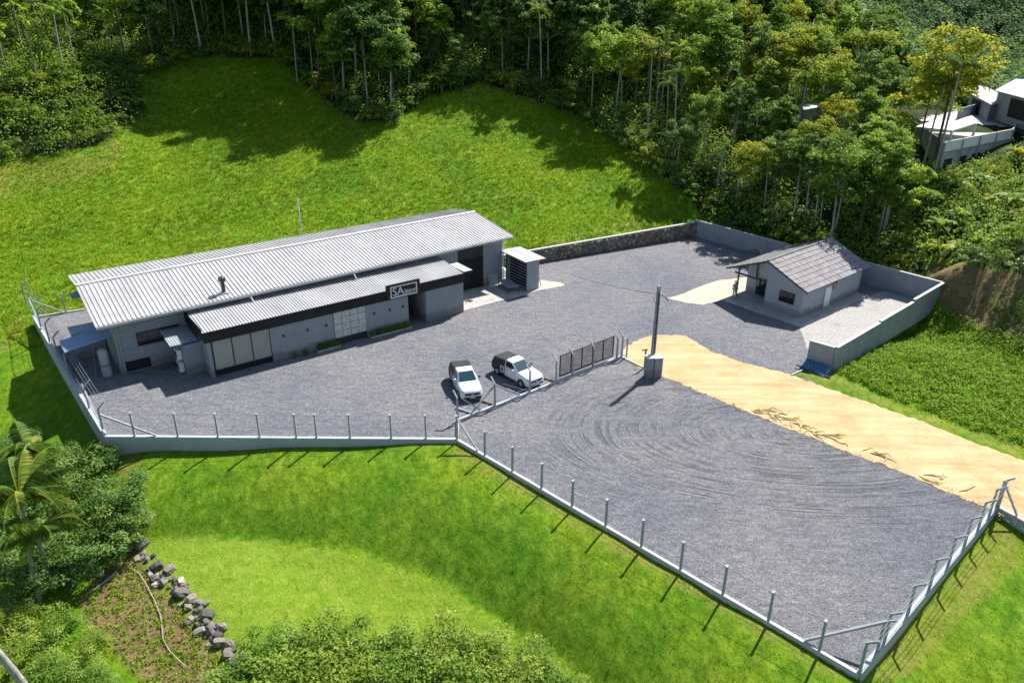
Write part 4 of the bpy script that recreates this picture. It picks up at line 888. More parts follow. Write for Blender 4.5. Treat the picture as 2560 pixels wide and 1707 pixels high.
m = MB(); m.box(.02, .76, -.39, .39, 1.683, 1.76); m.build('cap', WHITE, mp_)
m = MB(); m.box(-.56, .018, -.34, .34, 1.723, 1.79); m.build('cap', WHITE, mp_)
def wirething(label, a, b_, sag, r_=.018):
    a = Vector(a); b_ = Vector(b_); m = MB(); m.tube([a.lerp(b_, u)+Vector((0, 0, -sag*4*u*(1-u))) for u in np.linspace(0, 1, 24)], r_, 5)
    return tag(m.build('power_cable', BLACKW, None), label, 'cable', 'overhead cables')
pt = (pb.x, pb.y, 6.75)
wirething('thin cable sagging from the pole to the warehouse right corner', pt, (*WF(37.1, WC-.2), 4.3), .9, .012)
tp = U(1611, 919); tt = empty('tee_post', (tp.x, tp.y, 0), R(20), 'brown T-shaped post by the sand edge left of the meter pillars', 'post')
m = MB(); m.box(-.05, .05, -.05, .05, 0, 1.55); m.build('upright', WOOD, tt); m = MB(); m.box(-.32, .14, -.05, .05, 1.55, 1.65); m.build('crossbar', WOOD, tt)
tp = U(1566, 893); tt = empty('tee_post', (tp.x, tp.y, 0), R(20), 'slim grey post with bent top just right of the gate', 'post')
m = MB(); m.box(-.05, .05, -.05, .05, 0, 1.75); m.build('upright', CONCP, tt); m = MB(); m.bar((0, 0, 1.75), (-.42, -.05, 1.66), .1, .08); m.build('arm', CONCP, tt)
kb = MB(); q0, q1 = U(1553, 893), U(1640, 935); wallrun(kb, q0, q1, .14, -.05, .10); wallrun(kb, U(1556, 890), U(1568, 884), .12, -.05, .11); tag(kb.build('kerb', CAPM), 'pale kerb between gravel and sand from gate to meter pillars', 'kerb')
# blue tarp with a pole at the court wall foot
tq = [U(*q) for q in ((2013, 905), (2078, 931), (2060, 945), (1998, 922))]
m = MB(); nx, ny = 14, 8; r_ = random.Random(5)
g_ = [[tq[0].lerp(tq[1], i/nx).lerp(tq[3].lerp(tq[2], i/nx), j/ny)+Vector((0, 0, .32*(1-j/ny)*.9+.10+r_.uniform(-.05, .05))) for j in range(ny+1)] for i in range(nx+1)]
m.add([p for row in g_ for p in row], [(i*(ny+1)+j, (i+1)*(ny+1)+j, (i+1)*(ny+1)+j+1, i*(ny+1)+j+1) for i in range(nx) for j in range(ny)])
m.prism([(tq[0].x, tq[0].y), (tq[1].x, tq[1].y), (tq[2].x, tq[2].y), (tq[3].x, tq[3].y)], 0, .09)
tag(m.build('tarp', TARP), 'blue patterned tarp over a low heap at the foot of the court wall', 'tarp')
m = MB(); a_, b_ = U(1990, 918), U(2075, 948); m.tube([Vector((a_.x, a_.y, .22)), Vector((b_.x, b_.y, .12))], .07, 8); tag(m.build('pipe', DSTEEL), 'dark grey pipe lying along the front edge of the blue tarp', 'pipe')
m = MB(); a_, b_ = U(1978, 939), U(2004, 928); m.tube([Vector((a_.x, a_.y, .06)), Vector((b_.x, b_.y, .10))], .05, 8); tag(m.build('pipe', STEEL), 'short grey pipe pointing at the sandy road from the blue tarp', 'pipe')
# dark rock heap near boundary wall
bk = U(1893, 632); m = MB(); m.tube([(0, 0, 0), (0, 0, .25), (0, 0, .5), (0, 0, .62)], [.8, .75, .5, .15], 9); tag(m.build('rubble_heap', WOOD, None, (bk.x, bk.y, 0)), 'small dark heap against the boundary wall behind the cottage roof', 'heap')
# straw on the road edge
r_ = random.Random(21)
for gi, (x0, y0, n_) in enumerate(((1880, 1022, 7), (1930, 1035, 8), (1985, 1055, 8), (2030, 1078, 7), (2075, 1095, 6), (2165, 1125, 8), (2350, 1205, 5))):
    t0 = U(x0, y0); t = empty('dry_branches', (t0.x, t0.y, .012), 0, ['dry pale branches at the upper end of the litter line on the sand', 'tangle of yellow dry stalks on the sand, second from the top of the litter line', 'forked yellow dry branch with bright stalks midway along the sand edge', 'thin pale sticks on the sand below the forked branch', 'long bent yellow stalk beside the gravel edge', 'yellow forked dry palm stalk low on the sandy road edge', 'brown driftwood-like litter near the road corner fence'][gi], 'dry branches', 'litter along the sandy road edge')
    for k in range(n_):
        L = r_.uniform(.5, 1.5); a = R(-38)+r_.uniform(-1.1, 1.1); x, y = r_.uniform(-1.2, 1.2), 0; y = -x*.75+r_.uniform(-.45, .45)
        m = MB(); cx = [(x+math.cos(a+b2*.5)*L*u, y+math.sin(a+b2*.5)*L*u, .02+.04*math.sin(3*u)) for u, b2 in ((0, 0), (.35, r_.uniform(-.5, .5)), (.7, r_.uniform(-.8, .8)), (1, r_.uniform(-1, 1)))]
        m.tube(cx, [.03, .045, .03, .012], 5); m.build('stick', STRAW if r_.random() < .75 else (HOSE if r_.random() < .8 else WOOD), t)

def pebbles(name, label, x, y, z, size, mat, seed):
    r_ = np.random.default_rng(seed); n = len(x); s_ = size*r_.uniform(.5, 1.3, n); c0 = np.c_[x, y, z]
    base = np.array([(1,0,0),(0,1,0),(-1,0,0),(0,-1,0),(0,0,.8),(0,0,-.5)], float); V = c0[:, None, :]+base[None]*s_[:, None, None]*r_.uniform(.6, 1.3, (n, 6, 1))
    f = np.array([(0,1,4),(1,2,4),(2,3,4),(3,0,4),(1,0,5),(2,1,5),(3,2,5),(0,3,5)]); F = (np.arange(n)[:, None, None]*6+f[None]).reshape(-1, 3)
    tag(put(name, mesh_np(name, V.reshape(-1, 3), F, mat)), label, kind='stuff')
rp_ = np.random.default_rng(77); u_ = rp_.random(900); 
rdx = np.interp(u_*(len(rd)-1), range(len(rd)), [q[0] for q in rd])+rp_.normal(size=900)*.35; rdy = np.interp(u_*(len(rd)-1), range(len(rd)), [q[1] for q in rd])+rp_.normal(size=900)*.35
pebbles('road_pebbles', 'pebbles spilled along the lower edge of the sandy road', rdx, rdy, np.full(900, .02), .04, SANDP, 3)
xx = rp_.uniform(-40, 32, 9000); yy = rp_.uniform(26, 92, 9000); kk = inpoly(xx, yy, yard) & ~inpoly(xx, yy, rpoly)
PALEST = M('pale_chippings', (.45, .44, .43), .9, var=.3, scale=8)
pebbles('loose_stones', 'loose pale chippings scattered over the grey gravel', xx[kk], yy[kk], np.full(kk.sum(), .012), .035, PALEST, 4)

# ------------------------------------------------------------------ cars
def sect(x, hw, zb, zt, r_=.12, hwt=None):
    hwt = hwt or hw; return [(x, -hw, zb+r_), (x, -hw+r_*.6, zb), (x, hw-r_*.6, zb), (x, hw, zb+r_), (x, hw, (zb+zt)*.55), (x, hwt, zt-r_*.5), (x, hwt-r_, zt), (x, -hwt+r_, zt), (x, -hwt, zt-r_*.5), (x, -hw, (zb+zt)*.55)]
def wheel(parent, x, y, s):
    m = MB(); m.tube([(x, y-.10, .32), (x, y+.10, .32)], .32, 18); wo_ = m.build('wheel', TYRE, parent)
    m = MB(); m.tube([(x, y+s*.101, .32), (x, y+s*.115, .32)], .20, 14); m.build('rim', STEEL, wo_)
def pickup(label, loc, rzz, logo):
    t = empty('pickup_truck', loc, rzz, label, 'pickup truck', 'white pickups parked behind the gate fence')
    # front clip and cab (white)
    secs = [(2.24, .62, .32, .62, .08, .56), (2.17, .78, .26, .80, .12, .70), (1.95, .84, .24, .92, .12, .78), (1.5, .86, .24, 1.0, .12, .80), (.95, .86, .24, 1.06, .12, .80), (.3, .865, .24, 1.05, .10, .83), (-.55, .865, .24, 1.05, .10, .83)]
    m = MB(); m.loft([sect(*q) for q in secs]); body = m.build('body', CARW, t, smooth=True)
    for p in body.data.polygons: p.use_smooth = len(p.vertices) == 4
    # rear box sides (dark wrapped)
    secs = [(-.552, .868, .24, 1.06, .10, .84), (-1.4, .87, .26, 1.06, .10, .84), (-2.05, .86, .30, 1.04, .10, .83), (-2.2, .80, .36, .98, .10, .78)]
    m = MB(); m.loft([sect(*q) for q in secs]); m.build('cargo_box', CARK, t, smooth=False)
    # cab greenhouse
    def gh(x, hb, ht, zb, zt): return [(x, -hb, zb), (x, hb, zb), (x, ht, zt-.05), (x, ht-.08, zt), (x, -ht+.08, zt), (x, -ht, zt-.05)]
    m = MB(); m.loft([gh(.95, .76, .74, 1.0, 1.06), gh(.12, .80, .62, 1.0, 1.53), gh(-.15, .80, .63, 1.0, 1.58), gh(-.62, .80, .63, 1.0, 1.57)]); m.build('cab', CARW, t)
    m = MB(); m.add([(.90, -.66, 1.115), (.90, .66, 1.115), (.17, .54, 1.525), (.17, -.54, 1.525)], [(0,1,2,3)]); m.add([(.93, -.66, 1.085), (.93, .66, 1.085), (.90, .66, 1.115), (.90, -.66, 1.115)], [(0,1,2,3)]); m.build('windscreen', CARGL, t)
    for s in (-1, 1):
        m = MB(); m.add([(.62, s*.80, 1.10), (-.50, s*.812, 1.10), (-.50, s*.665, 1.48), (.12, s*.665, 1.46)], [(0,1,2,3)]); m.build('side_window', GLASSD, t)
        do_ = MB(); do_.box(-.42, .68, s*.868-.004, s*.868+.004, .42, 1.0); dr_ = do_.build('door', CARW, t)
        m = MB(); m.box(-.30, -.14, s*.882-.01, s*.882+.01, .86, .90); m.build('handle', BLACKW, dr_)
        m = MB(); m.box(.50, .64, min(s*.84, s*1.02), max(s*.84, s*1.02), 1.06, 1.20); m.build('mirror', BLACKW if s > 0 else CARW, t, bevel=.02)
        for x in (1.42, -1.42):
            wheel(t, x, s*.79, s)
            m = MB(); m.tube([(x, s*.80, .32), (x, s*.874, .32)], .39, 18); m.build('wheel_arch', BLACKW, t)
        m = MB(); m.add([(2.23, s*.58, .72), (2.12, s*.76, .74), (1.98, s*.80, .88), (2.14, s*.60, .86)], [(0,1,2,3)]); m.add([(2.25, s*.58, .66), (2.14, s*.77, .68), (2.12, s*.76, .74), (2.23, s*.58, .72)], [(0,1,2,3)]); m.build('headlight', LAMPG, t)
        m = MB(); m.box(-2.23, -2.19, s*.62-.08, s*.62+.08, .6, .95); m.build('tail_light', REDL, t)
    m = MB(); m.box(2.19, 2.265, -.55, .55, .56, .72); m.build('grille', BLACKW, t)
    m = MB(); m.box(2.262, 2.28, -.10, .10, .60, .68); m.build('badge', CHROME, t)
    m = MB(); m.box(2.20, 2.30, -.66, .66, .28, .44); m.build('lower_bumper', BLACKW, t, bevel=.03)
    m = MB(); m.box(2.235, 2.315, -.58, .58, .46, .53); m.build('bumper', CARW, t, bevel=.02)
    m = MB(); m.box(2.302, 2.318, -.2, .2, .33, .43); m.build('number_plate', LAMPG, t)
    # soft black canopy over the bed
    m = MB(); m.loft([gh(-.66, .82, .70, 1.02, 1.50), gh(-1.2, .83, .74, 1.03, 1.47), gh(-1.95, .82, .74, 1.02, 1.40), gh(-2.16, .76, .62, .98, 1.16)]); m.build('canopy', CARK, t)
    m = MB(); m.bar((-.64, -.6, 1.60), (-.64, .6, 1.60), .10, .06); m.build('roll_bar', BLACKW, t)
    m = MB(); m.box(-.3, -.2, -.03, .03, 1.58, 1.62); m.build('roof_antenna', BLACKW, t)
    for s in (-1, 1):     # white ring emblem with lettering on the dark side
        em = MB(); y0, y1 = (s*.872, s*.882) if s > 0 else (s*.882, s*.872)
        for q in ((-1.02, -.94, .45, 1.0), (-.70, -.62, .45, 1.0), (-.94, -.70, .92, 1.0), (-.94, -.70, .45, .53)): em.box(q[0], q[1], y0, y1, q[2], q[3])
        em.build('emblem', WHITE, t)
    return t
c1f, c1r = U(1181, 989, .5), U(1149, 903, 1.4)
d1 = Vector((c1f.x-c1r.x, c1f.y-c1r.y)); print('car1 len', d1.length, 'ang', math.degrees(math.atan2(d1.y, d1.x)))
c2f, c2r = U(1341, 955, .5), U(1252, 882, 1.4)
d2 = Vector((c2f.x-c2r.x, c2f.y-c2r.y)); print('car2 len', d2.length, 'ang', math.degrees(math.atan2(d2.y, d2.x)))
for f_, d_, lab in ((c1f, d1, 'left white pickup with black bed canopy parked facing the gate fence corner'), (c2f, d2, 'right white pickup with black bed canopy parked askew nearer the black gate')):
    u = d_.normalized(); pickup(lab, (f_.x-u.x*2.22, f_.y-u.y*2.22, 0), math.atan2(u.y, u.x), True)

# ------------------------------------------------------------------ houses far right
def at(px, py): 
    q = G(px, py); return q
hA = empty('terrace_house', U(2362, 437, 6.3), 0, 'pale two-level house with a walled roof terrace behind the trees on the right', 'house')
o0 = Vector(hA.location)
def dirv(px0, py0, px1, py1, z): a = U(px0, py0, z); b_ = U(px1, py1, z); return (b_-a)
TZ = 10.0
f0, f1, f2, f3 = U(2360, 365, TZ), U(2530, 332, TZ), U(2545, 305, TZ), U(2270, 302, TZ)   # terrace corners: front-left, front-right, back-right, back-left
hA.location = (f0.x, f0.y, 6.0); o0 = Vector(hA.location)
loc_ = lambda p: (p[0]-o0.x, p[1]-o0.y)
quad = [loc_(q) for q in (f0, f1, f2, f3)]
m = MB(); m.prism(quad, -2.0, TZ-6.0-.9); m.build('wall', CONC, hA)
m = MB(); m.prism([(q[0]*1.0, q[1]) for q in quad], TZ-6-.89, TZ-6-.8); m.build('terrace_floor', CONC, hA)
for i, (a, b_) in enumerate(((0, 1), (1, 2), (3, 0))):
    a = Vector(quad[a]); b_ = Vector(quad[b_]); n_ = 4 if i == 0 else (2 if i == 1 else 2)
    for k in range(n_):
        m = MB(); wallrun(m, a.lerp(b_, (k+.04)/n_), a.lerp(b_, (k+.96)/n_), .12, TZ-6-.798, TZ-6+.5); m.build('parapet_panel', WHITE if i != 2 else WALL, hA)
        p = a.lerp(b_, k/n_); m = MB(); m.box(p.x-.14, p.x+.14, p.y-.14, p.y+.14, -1.5, TZ-6+.4); m.build('column', BLOCK, hA)
m = MB(); a, b_ = Vector(quad[0]), Vector(quad[1]); n_ = Vector(((b_-a).y, -(b_-a).x)).normalized()*.04
for k in range(5):
    p0 = a.lerp(b_, (k+.25)/5)+n_; p1 = a.lerp(b_, (k+.8)/5)+n_; m = MB(); wallrun(m, p0, p1, .05, .2, 2.2); m.build('window', DARKIN, hA)
m = MB(); m.bar((a.x, a.y, TZ-6-.85), (b_.x, b_.y, TZ-6-.85), .25, .16); m.build('cornice', BLOCK, hA)
# flat white roof slab
rA = [U(*q, 10.8) for q in ((2290, 318), (2380, 328), (2440, 309), (2345, 300))]
m = MB(); m.prism([loc_(q) for q in rA], 4.75, 4.9); m.build('roof_slab', WHITE, hA)
for q in rA[:3]: m = MB(); c0 = loc_(q); m.box(c0[0]-.12, c0[0]+.12, c0[1]-.12, c0[1]+.12, 2.6, 4.75); m.build('column', BLOCK, hA)
def settle(px, py, hh):
    z = 6.0
    for _ in range(60): q = U(px, py, z); z += (gz(q.x, q.y)+hh-z)*.3
    return z
def boxhouse(name, label, roofpx, zt, zb, wmat, rmat, cat='house', ridge=0):
    zt = settle(*roofpx[0], zt-zb); zb = zt-(zt*0+{'house': 3.2, 'shed': 2.5}[cat]); print(name, zt)
    R_ = [U(*q, zt) for q in roofpx]; o0 = R_[0]; t = empty(name, (o0.x, o0.y, zb), 0, label, cat)
    ql = [(q.x-o0.x, q.y-o0.y) for q in R_]; ctr = (sum(q[0] for q in ql)/4, sum(q[1] for q in ql)/4)
    inn = [(lerp(ctr[0], q[0], .92), lerp(ctr[1], q[1], .92)) for q in ql]
    m = MB(); m.prism(inn, -1, zt-zb-.1); m.build('wall', wmat, t); zt_ = [zt-zb]*4
    m = MB(); m.prism(ql, [z-.1 for z in zt_], zt_); m.build('roof', rmat, t); return t, inn
t, inn = boxhouse('garage_house', 'pale house with bright white roof beside parked cars at the right edge', ((2488, 226), (2660, 270), (2700, 205), (2540, 198)), 13.4, 9.0, WALL, WHITE)
a, b_ = Vector(inn[0]), Vector(inn[1]); nn = Vector(((b_-a).y, -(b_-a).x)).normalized()*.05
m = MB(); wallrun(m, a.lerp(b_, .25)+nn, a.lerp(b_, .55)+nn, .06, .1, 2.6); m.build('garage_door', DARKIN, t)
t, inn = boxhouse('lean_to_shed', 'shed with low pale slanting roof left of the garage house', ((2422, 232), (2478, 262), (2530, 250), (2452, 210)), 11.8, 9.0, BLOCK, M('old_roof', (.42, .37, .36), .8, var=.15), 'shed')
a, b_ = Vector(inn[0]), Vector(inn[1]); nn = Vector(((b_-a).y, -(b_-a).x)).normalized()*.05
m = MB(); wallrun(m, a.lerp(b_, .2)+nn, a.lerp(b_, .6)+nn, .06, .1, 2.0); m.build('door', DARKIN, t)
t, inn = boxhouse('far_house', 'low house with a pale slanting roof glimpsed between the trees', ((2010, 275), (2105, 258), (2100, 244), (2000, 262)), 13.5, 9.0, WALL, ROOFM)
t, inn = boxhouse('far_house', 'tiny pale roof glimpsed high between the crowns', ((2068, 205), (2100, 200), (2096, 190), (2066, 194)), 17.5, 13.5, WALL, ROOFM)
def farcar(label, px, py, col, rz_):
    q = G(px, py); t = empty('parked_car', (q.x, q.y, q.z+.02), rz_, label, 'car', 'cars parked by the garage house')
    mat_ = col; m = MB(); m.loft([sect(2.1, .7, .25, .75, .1, .65), sect(1.6, .85, .22, .9, .12, .8), sect(.5, .87, .22, .98, .12, .82), sect(-1.6, .87, .22, 1.0, .12, .82), sect(-2.1, .8, .3, .9, .1, .76)]); m.build('body', mat_, t)
    m = MB(); gh = lambda x, hb, ht, zb, zt: [(x, -hb, zb), (x, hb, zb), (x, ht, zt), (x, -ht, zt)]
    m.loft([gh(.95, .76, .74, .95, .98), gh(.2, .78, .62, .95, 1.45), gh(-1.3, .78, .62, .95, 1.45), gh(-1.8, .76, .7, .95, 1.0)]); m.build('cabin', GLASSD, t)
    m = MB(); m.box(-1.25, .15, -.6, .6, 1.452, 1.48); m.build('roof', mat_, t)
    for x in (1.3, -1.3):
        for s in (-1, 1): wheel(t, x, s*.8, s)
q0, q1 = G(2392, 300), G(2452, 285); m = MB(); wallrun(m, q0, q1, .2, min(q0.z, q1.z)-.5, q0.z+1.6); tag(m.build('garden_wall', BLOCK), 'low blue-grey wall between the terrace house and the lean-to shed', 'wall')
CARDK = M('dark_car_paint', (.02, .022, .028), .25); CARSL = M('silver_car_paint', (.4, .42, .45), .3, .5)
farcar('black car parked in front of the garage house', 2533, 285, CARDK, R(80)); farcar('silver car at the right edge beside the black car', 2572, 288, CARSL, R(80))
cq = U(2345, 352, TZ-.75); 
m = MB(); m.loft([sect(1.9, .7, .3, .8, .1, .65), sect(1.2, .8, .25, .95, .1, .75), sect(-1.6, .8, .25, 1.0, .1, .76)])
farcar('dark blue car under the flat white roof on the terrace', 2352, 356, CARDK, R(20)) if False else None

gx_, gy_ = np.meshgrid(np.arange(45, 110, 1.0), np.arange(85, 150, 1.0), indexing='ij'); gz_ = tps(gx_, gy_)+.12
hx, hy, _ = PX(gx_, gy_, gz_); im = inpoly(hx, hy, [(2270,306),(2330,290),(2420,268),(2500,262),(2760,280),(2760,380),(2562,362),(2545,330),(2500,318),(2440,312)])
ii = np.arange(gx_.size).reshape(gx_.shape); fq = np.stack([ii[:-1,:-1], ii[1:,:-1], ii[1:,1:], ii[:-1,1:]], -1)[im[:-1,:-1] & im[1:,1:]]
tag(put('driveway', mesh_np('driveway', np.c_[gx_.ravel(), gy_.ravel(), gz_.ravel()], fq.reshape(-1, 4), CONC)), kind='structure')
# ------------------------------------------------------------------ vegetation
def frond_mesh(L, droop, mat, n=16, wl=.5, up=.6, seed=0, yellow=0):
    r_ = np.random.default_rng(seed); V = []; v = []
    t = np.linspace(0, 1, n+1); ang0 = up; x = [0]; z = [0]; a = ang0
    for i in range(n): x.append(x[-1]+math.cos(a)*L/n); z.append(z[-1]+math.sin(a)*L/n); a -= droop/n*(1+t[i]*1.2)
    x = np.array(x); z = np.array(z); F = []
    for i in range(n):      # rachis
        k = len(V); w_ = .03*(1-t[i])+.008
        V += [(x[i], -w_, z[i]), (x[i], w_, z[i]), (x[i+1], w_*.8, z[i+1]), (x[i+1], -w_*.8, z[i+1])]; F.append((k, k+1, k+2, k+3)); v += [.95]*4
    m2 = int(n*3.2)
    for j in range(2, m2):
        u = j/m2; i = min(int(u*n), n-1); f = u*n-i; px_ = x[i]*(1-f)+x[i+1]*f; pz_ = z[i]*(1-f)+z[i+1]*f
        ll = wl*(math.sin(min(1, u*1.15+.12)*math.pi)**.6)*r_.uniform(.85, 1.1)+.08
        for s in (-1, 1):
            k = len(V); dx = ll*.45; dy = s*ll*.85; dz = -ll*r_.uniform(.25, .6)
            V += [(px_-.02, 0, pz_), (px_+.035, 0, pz_), (px_+dx*.6+.03, dy*.55, pz_+dz*.25), (px_+dx, dy, pz_+dz)]; F.append((k, k+1, k+2, k+3)); v += [min(1, max(0, yellow+r_.uniform(.2, .8)))]*4
    return V, F, v
def palm_crown(nf, L, seed, mat, wl=.5, name='crown'):
    r_ = random.Random(seed); V = []; F = []; v = []
    for k in range(nf):
        up = r_.uniform(-.1, 1.2); fV, fF, fv = frond_mesh(L*r_.uniform(.8, 1.1), r_.uniform(1.0, 1.9), mat, 12, wl, up, seed*31+k, .3 if up < .15 else 0)
        a = k*2.399+r_.uniform(-.3, .3); c_, s_ = math.cos(a), math.sin(a); n0 = len(V)
        V += [(p[0]*c_-p[1]*s_, p[0]*s_+p[1]*c_, p[2]) for p in fV]; F += [tuple(i+n0 for i in f) for f in fF]; v += fv
    return mesh_np(name, V, F, mat, {'v': v})
def crown_mesh(seed, rx, rz_, nl, leaf, mat, clumps=26, hollow=.55, name='crown', flat=0):
    global rng
    r0 = rng; rng = np.random.default_rng(seed)
    d = rng.normal(size=(clumps, 3)); d /= np.linalg.norm(d, axis=1, keepdims=True); d[:, 2] = np.where(d[:, 2] < -.35, -d[:, 2], d[:, 2])
    rad = rng.uniform(hollow, 1.0, clumps)[:, None]; cc = d*rad*[rx, rx, rz_]
    cr = rng.uniform(.2, .36, clumps)*rx
    ci = rng.integers(0, clumps, nl); ld = rng.normal(size=(nl, 3)); ld /= np.linalg.norm(ld, axis=1, keepdims=True)
    ld[:, 2] = np.where(ld[:, 2] < -.2, -ld[:, 2]*.5, ld[:, 2])
    P = cc[ci]+ld*(cr[ci]*rng.uniform(.55, 1.05, nl))[:, None]*[1, 1, .62 if flat else .8]
    Nn = ld*.7+rng.normal(size=(nl, 3))*.4+[0, 0, .75]
    var = np.clip(rng.uniform(0, 1, clumps)[ci]*.55+rng.random(nl)*.45, 0, 1)
    me = mesh_leaves(name, P, Nn, rng.uniform(.7, 1.25, nl)*leaf, mat, var, aspect=.55); rng = r0
    return me
def trunk_mesh(seed, h, r0_, mat, limbs=3, rx=2, bend=.4, name='trunk'):
    r_ = random.Random(seed); m = MB(); pts = []; bx_, by_ = r_.uniform(-bend, bend), r_.uniform(-bend, bend)
    for k in range(6): u = k/5; pts.append((bx_*u*u*h*.1, by_*u*u*h*.1, u*h))
    m.tube(pts, [r0_*(1-.55*k/5) for k in range(6)], 7)
    tip = Vector(pts[-1])
    for k in range(limbs):
        a = k*2.3+r_.random(); st_ = Vector(pts[3]).lerp(tip, r_.random()); e = st_+Vector((math.cos(a)*rx*.7, math.sin(a)*rx*.7, rx*r_.uniform(.5, 1.1)))
        m.tube([st_, st_.lerp(e, .5)+Vector((0, 0, .15)), e], [r0_*.4, r0_*.28, r0_*.08], 5)
    return m.mesh(name, mat, True, fix=False)
# prototypes: (trunk height, trunk mesh, crown mesh, crown z)
BRO = []
specs = [(LEAF, 3.2, 5.0, 4200, .38, 6.2), (LEAFD, 3.4, 4.6, 4400, .40, 6.4), (LEAFY, 2.8, 3.9, 3000, .36, 7), (LEAF, 2.6, 5.4, 3600, .44, 7), (LEAFD, 3.0, 5.6, 4200, .36, 6.6), (LEAF, 3.8, 4.4, 4600, .36, 7.5), (LEAFY, 3.4, 4.6, 3800, .38, 6.5), (LEAFD, 2.6, 4.4, 2200, .72, 5.6), (LEAF, 2.5, 3.6, 1900, .66, 5)]
for i, (mt, rx, rz_, nl_, lf, h) in enumerate(specs):
    BRO.append((h, trunk_mesh(i+3, h+1.5, .14, BARK if i % 4 == 1 else BARKD, 3, rx*.7), crown_mesh(100+i, rx, rz_, nl_, lf, mt, 34+i % 4*7, .4), rz_))
FLAT = (10.5, trunk_mesh(77, 10.5, .16, BARK, 6, 3.8), crown_mesh(177, 4.4, 1.1, 2000, .42, LEAFY, 34, .2, flat=1), 1.0)
PAL = []
for i in range(4):
    h = (10, 12, 8.5, 11)[i]; r_ = random.Random(i+50); m = MB(); bx_, by_ = r_.uniform(-.9, .9), r_.uniform(-.6, .6)
    m.tube([(bx_*u*u, by_*u*u, u*h) for u in np.linspace(0, 1, 9)], [.14-.05*u for u in np.linspace(0, 1, 9)], 7)
    PAL.append((h, m.mesh('trunk', BARK, True, fix=False), palm_crown(11, 2.9, 60+i, PALML if i % 2 else LEAF, .55), (bx_, by_)))
# big-leaved (banana-like) plant
def bigleaf(seed, n, L, mat):
    V = []; F = []; v = []; r_ = random.Random(seed)
    for k in range(n):
        a = k*2.399+r_.uniform(-.3, .3); up = r_.uniform(.3, 1.2); w_ = L*.16; px_, pz_ = 0, 0; an_ = up; nseg = 5; row = []
        for s in range(nseg+1):
            u = s/nseg; ww = w_*math.sin(min(1, u+.12)*math.pi)**.7 if u < 1 else .02
            row.append((px_, pz_, ww)); px_ += math.cos(an_)*L/nseg; pz_ += math.sin(an_)*L/nseg; an_ -= r_.uniform(.25, .5)
        c_, s_ = math.cos(a), math.sin(a); vv = r_.random()
        for s in range(nseg):
            for sd_ in (-1, 1):
                k0 = len(V); (x0, z0, w0), (x1, z1, w1) = row[s], row[s+1]
                q = [(x0, 0, z0), (x1, 0, z1), (x1, sd_*w1, z1+w1*.35), (x0, sd_*w0, z0+w0*.35)]
                V += [(p[0]*c_-p[1]*s_, p[0]*s_+p[1]*c_, p[2]) for p in q]; F.append((k0, k0+1, k0+2, k0+3)); v += [vv]*4
    return mesh_np('leaves', V, F, mat, {'v': v})
BIG = [bigleaf(i, 11, (1.9, 1.5)[i % 2], (LEAFY, LEAF, SHRUBY)[i % 3]) for i in range(4)]
BIGT = trunk_mesh(9, 1.0, .12, BARKD, 0, 1)
def plant_tree(name, x, y, z, proto, sc, rz__, label, cat, group, crown=None, lean=None):
    t = bpy.data.objects.new(name, None); C.objects.link(t); t.location = (x, y, z-.15); t.rotation_euler = (*(lean or (0, 0)), rz__); t.scale = (sc,)*3; t.empty_display_size = .3
    tag(t, label, cat, group)
    if proto[0] == 'palm':
        p = proto[1]; put('trunk', p[1], t); put('crown', crown or p[2], t, (p[3][0], p[3][1], p[0]-.05))
    else:
        p = proto[1]; put('trunk', p[1], t); put('crown', p[2], t, (0, 0, p[0]))
    return t
placed = []
def ok(x, y, d):
    for (a, b_) in placed:
        if (a-x)**2+(b_-y)**2 < d*d: return False
    return True
fr_ = random.Random(99)
LOWZONE = lambda px: px > 2230
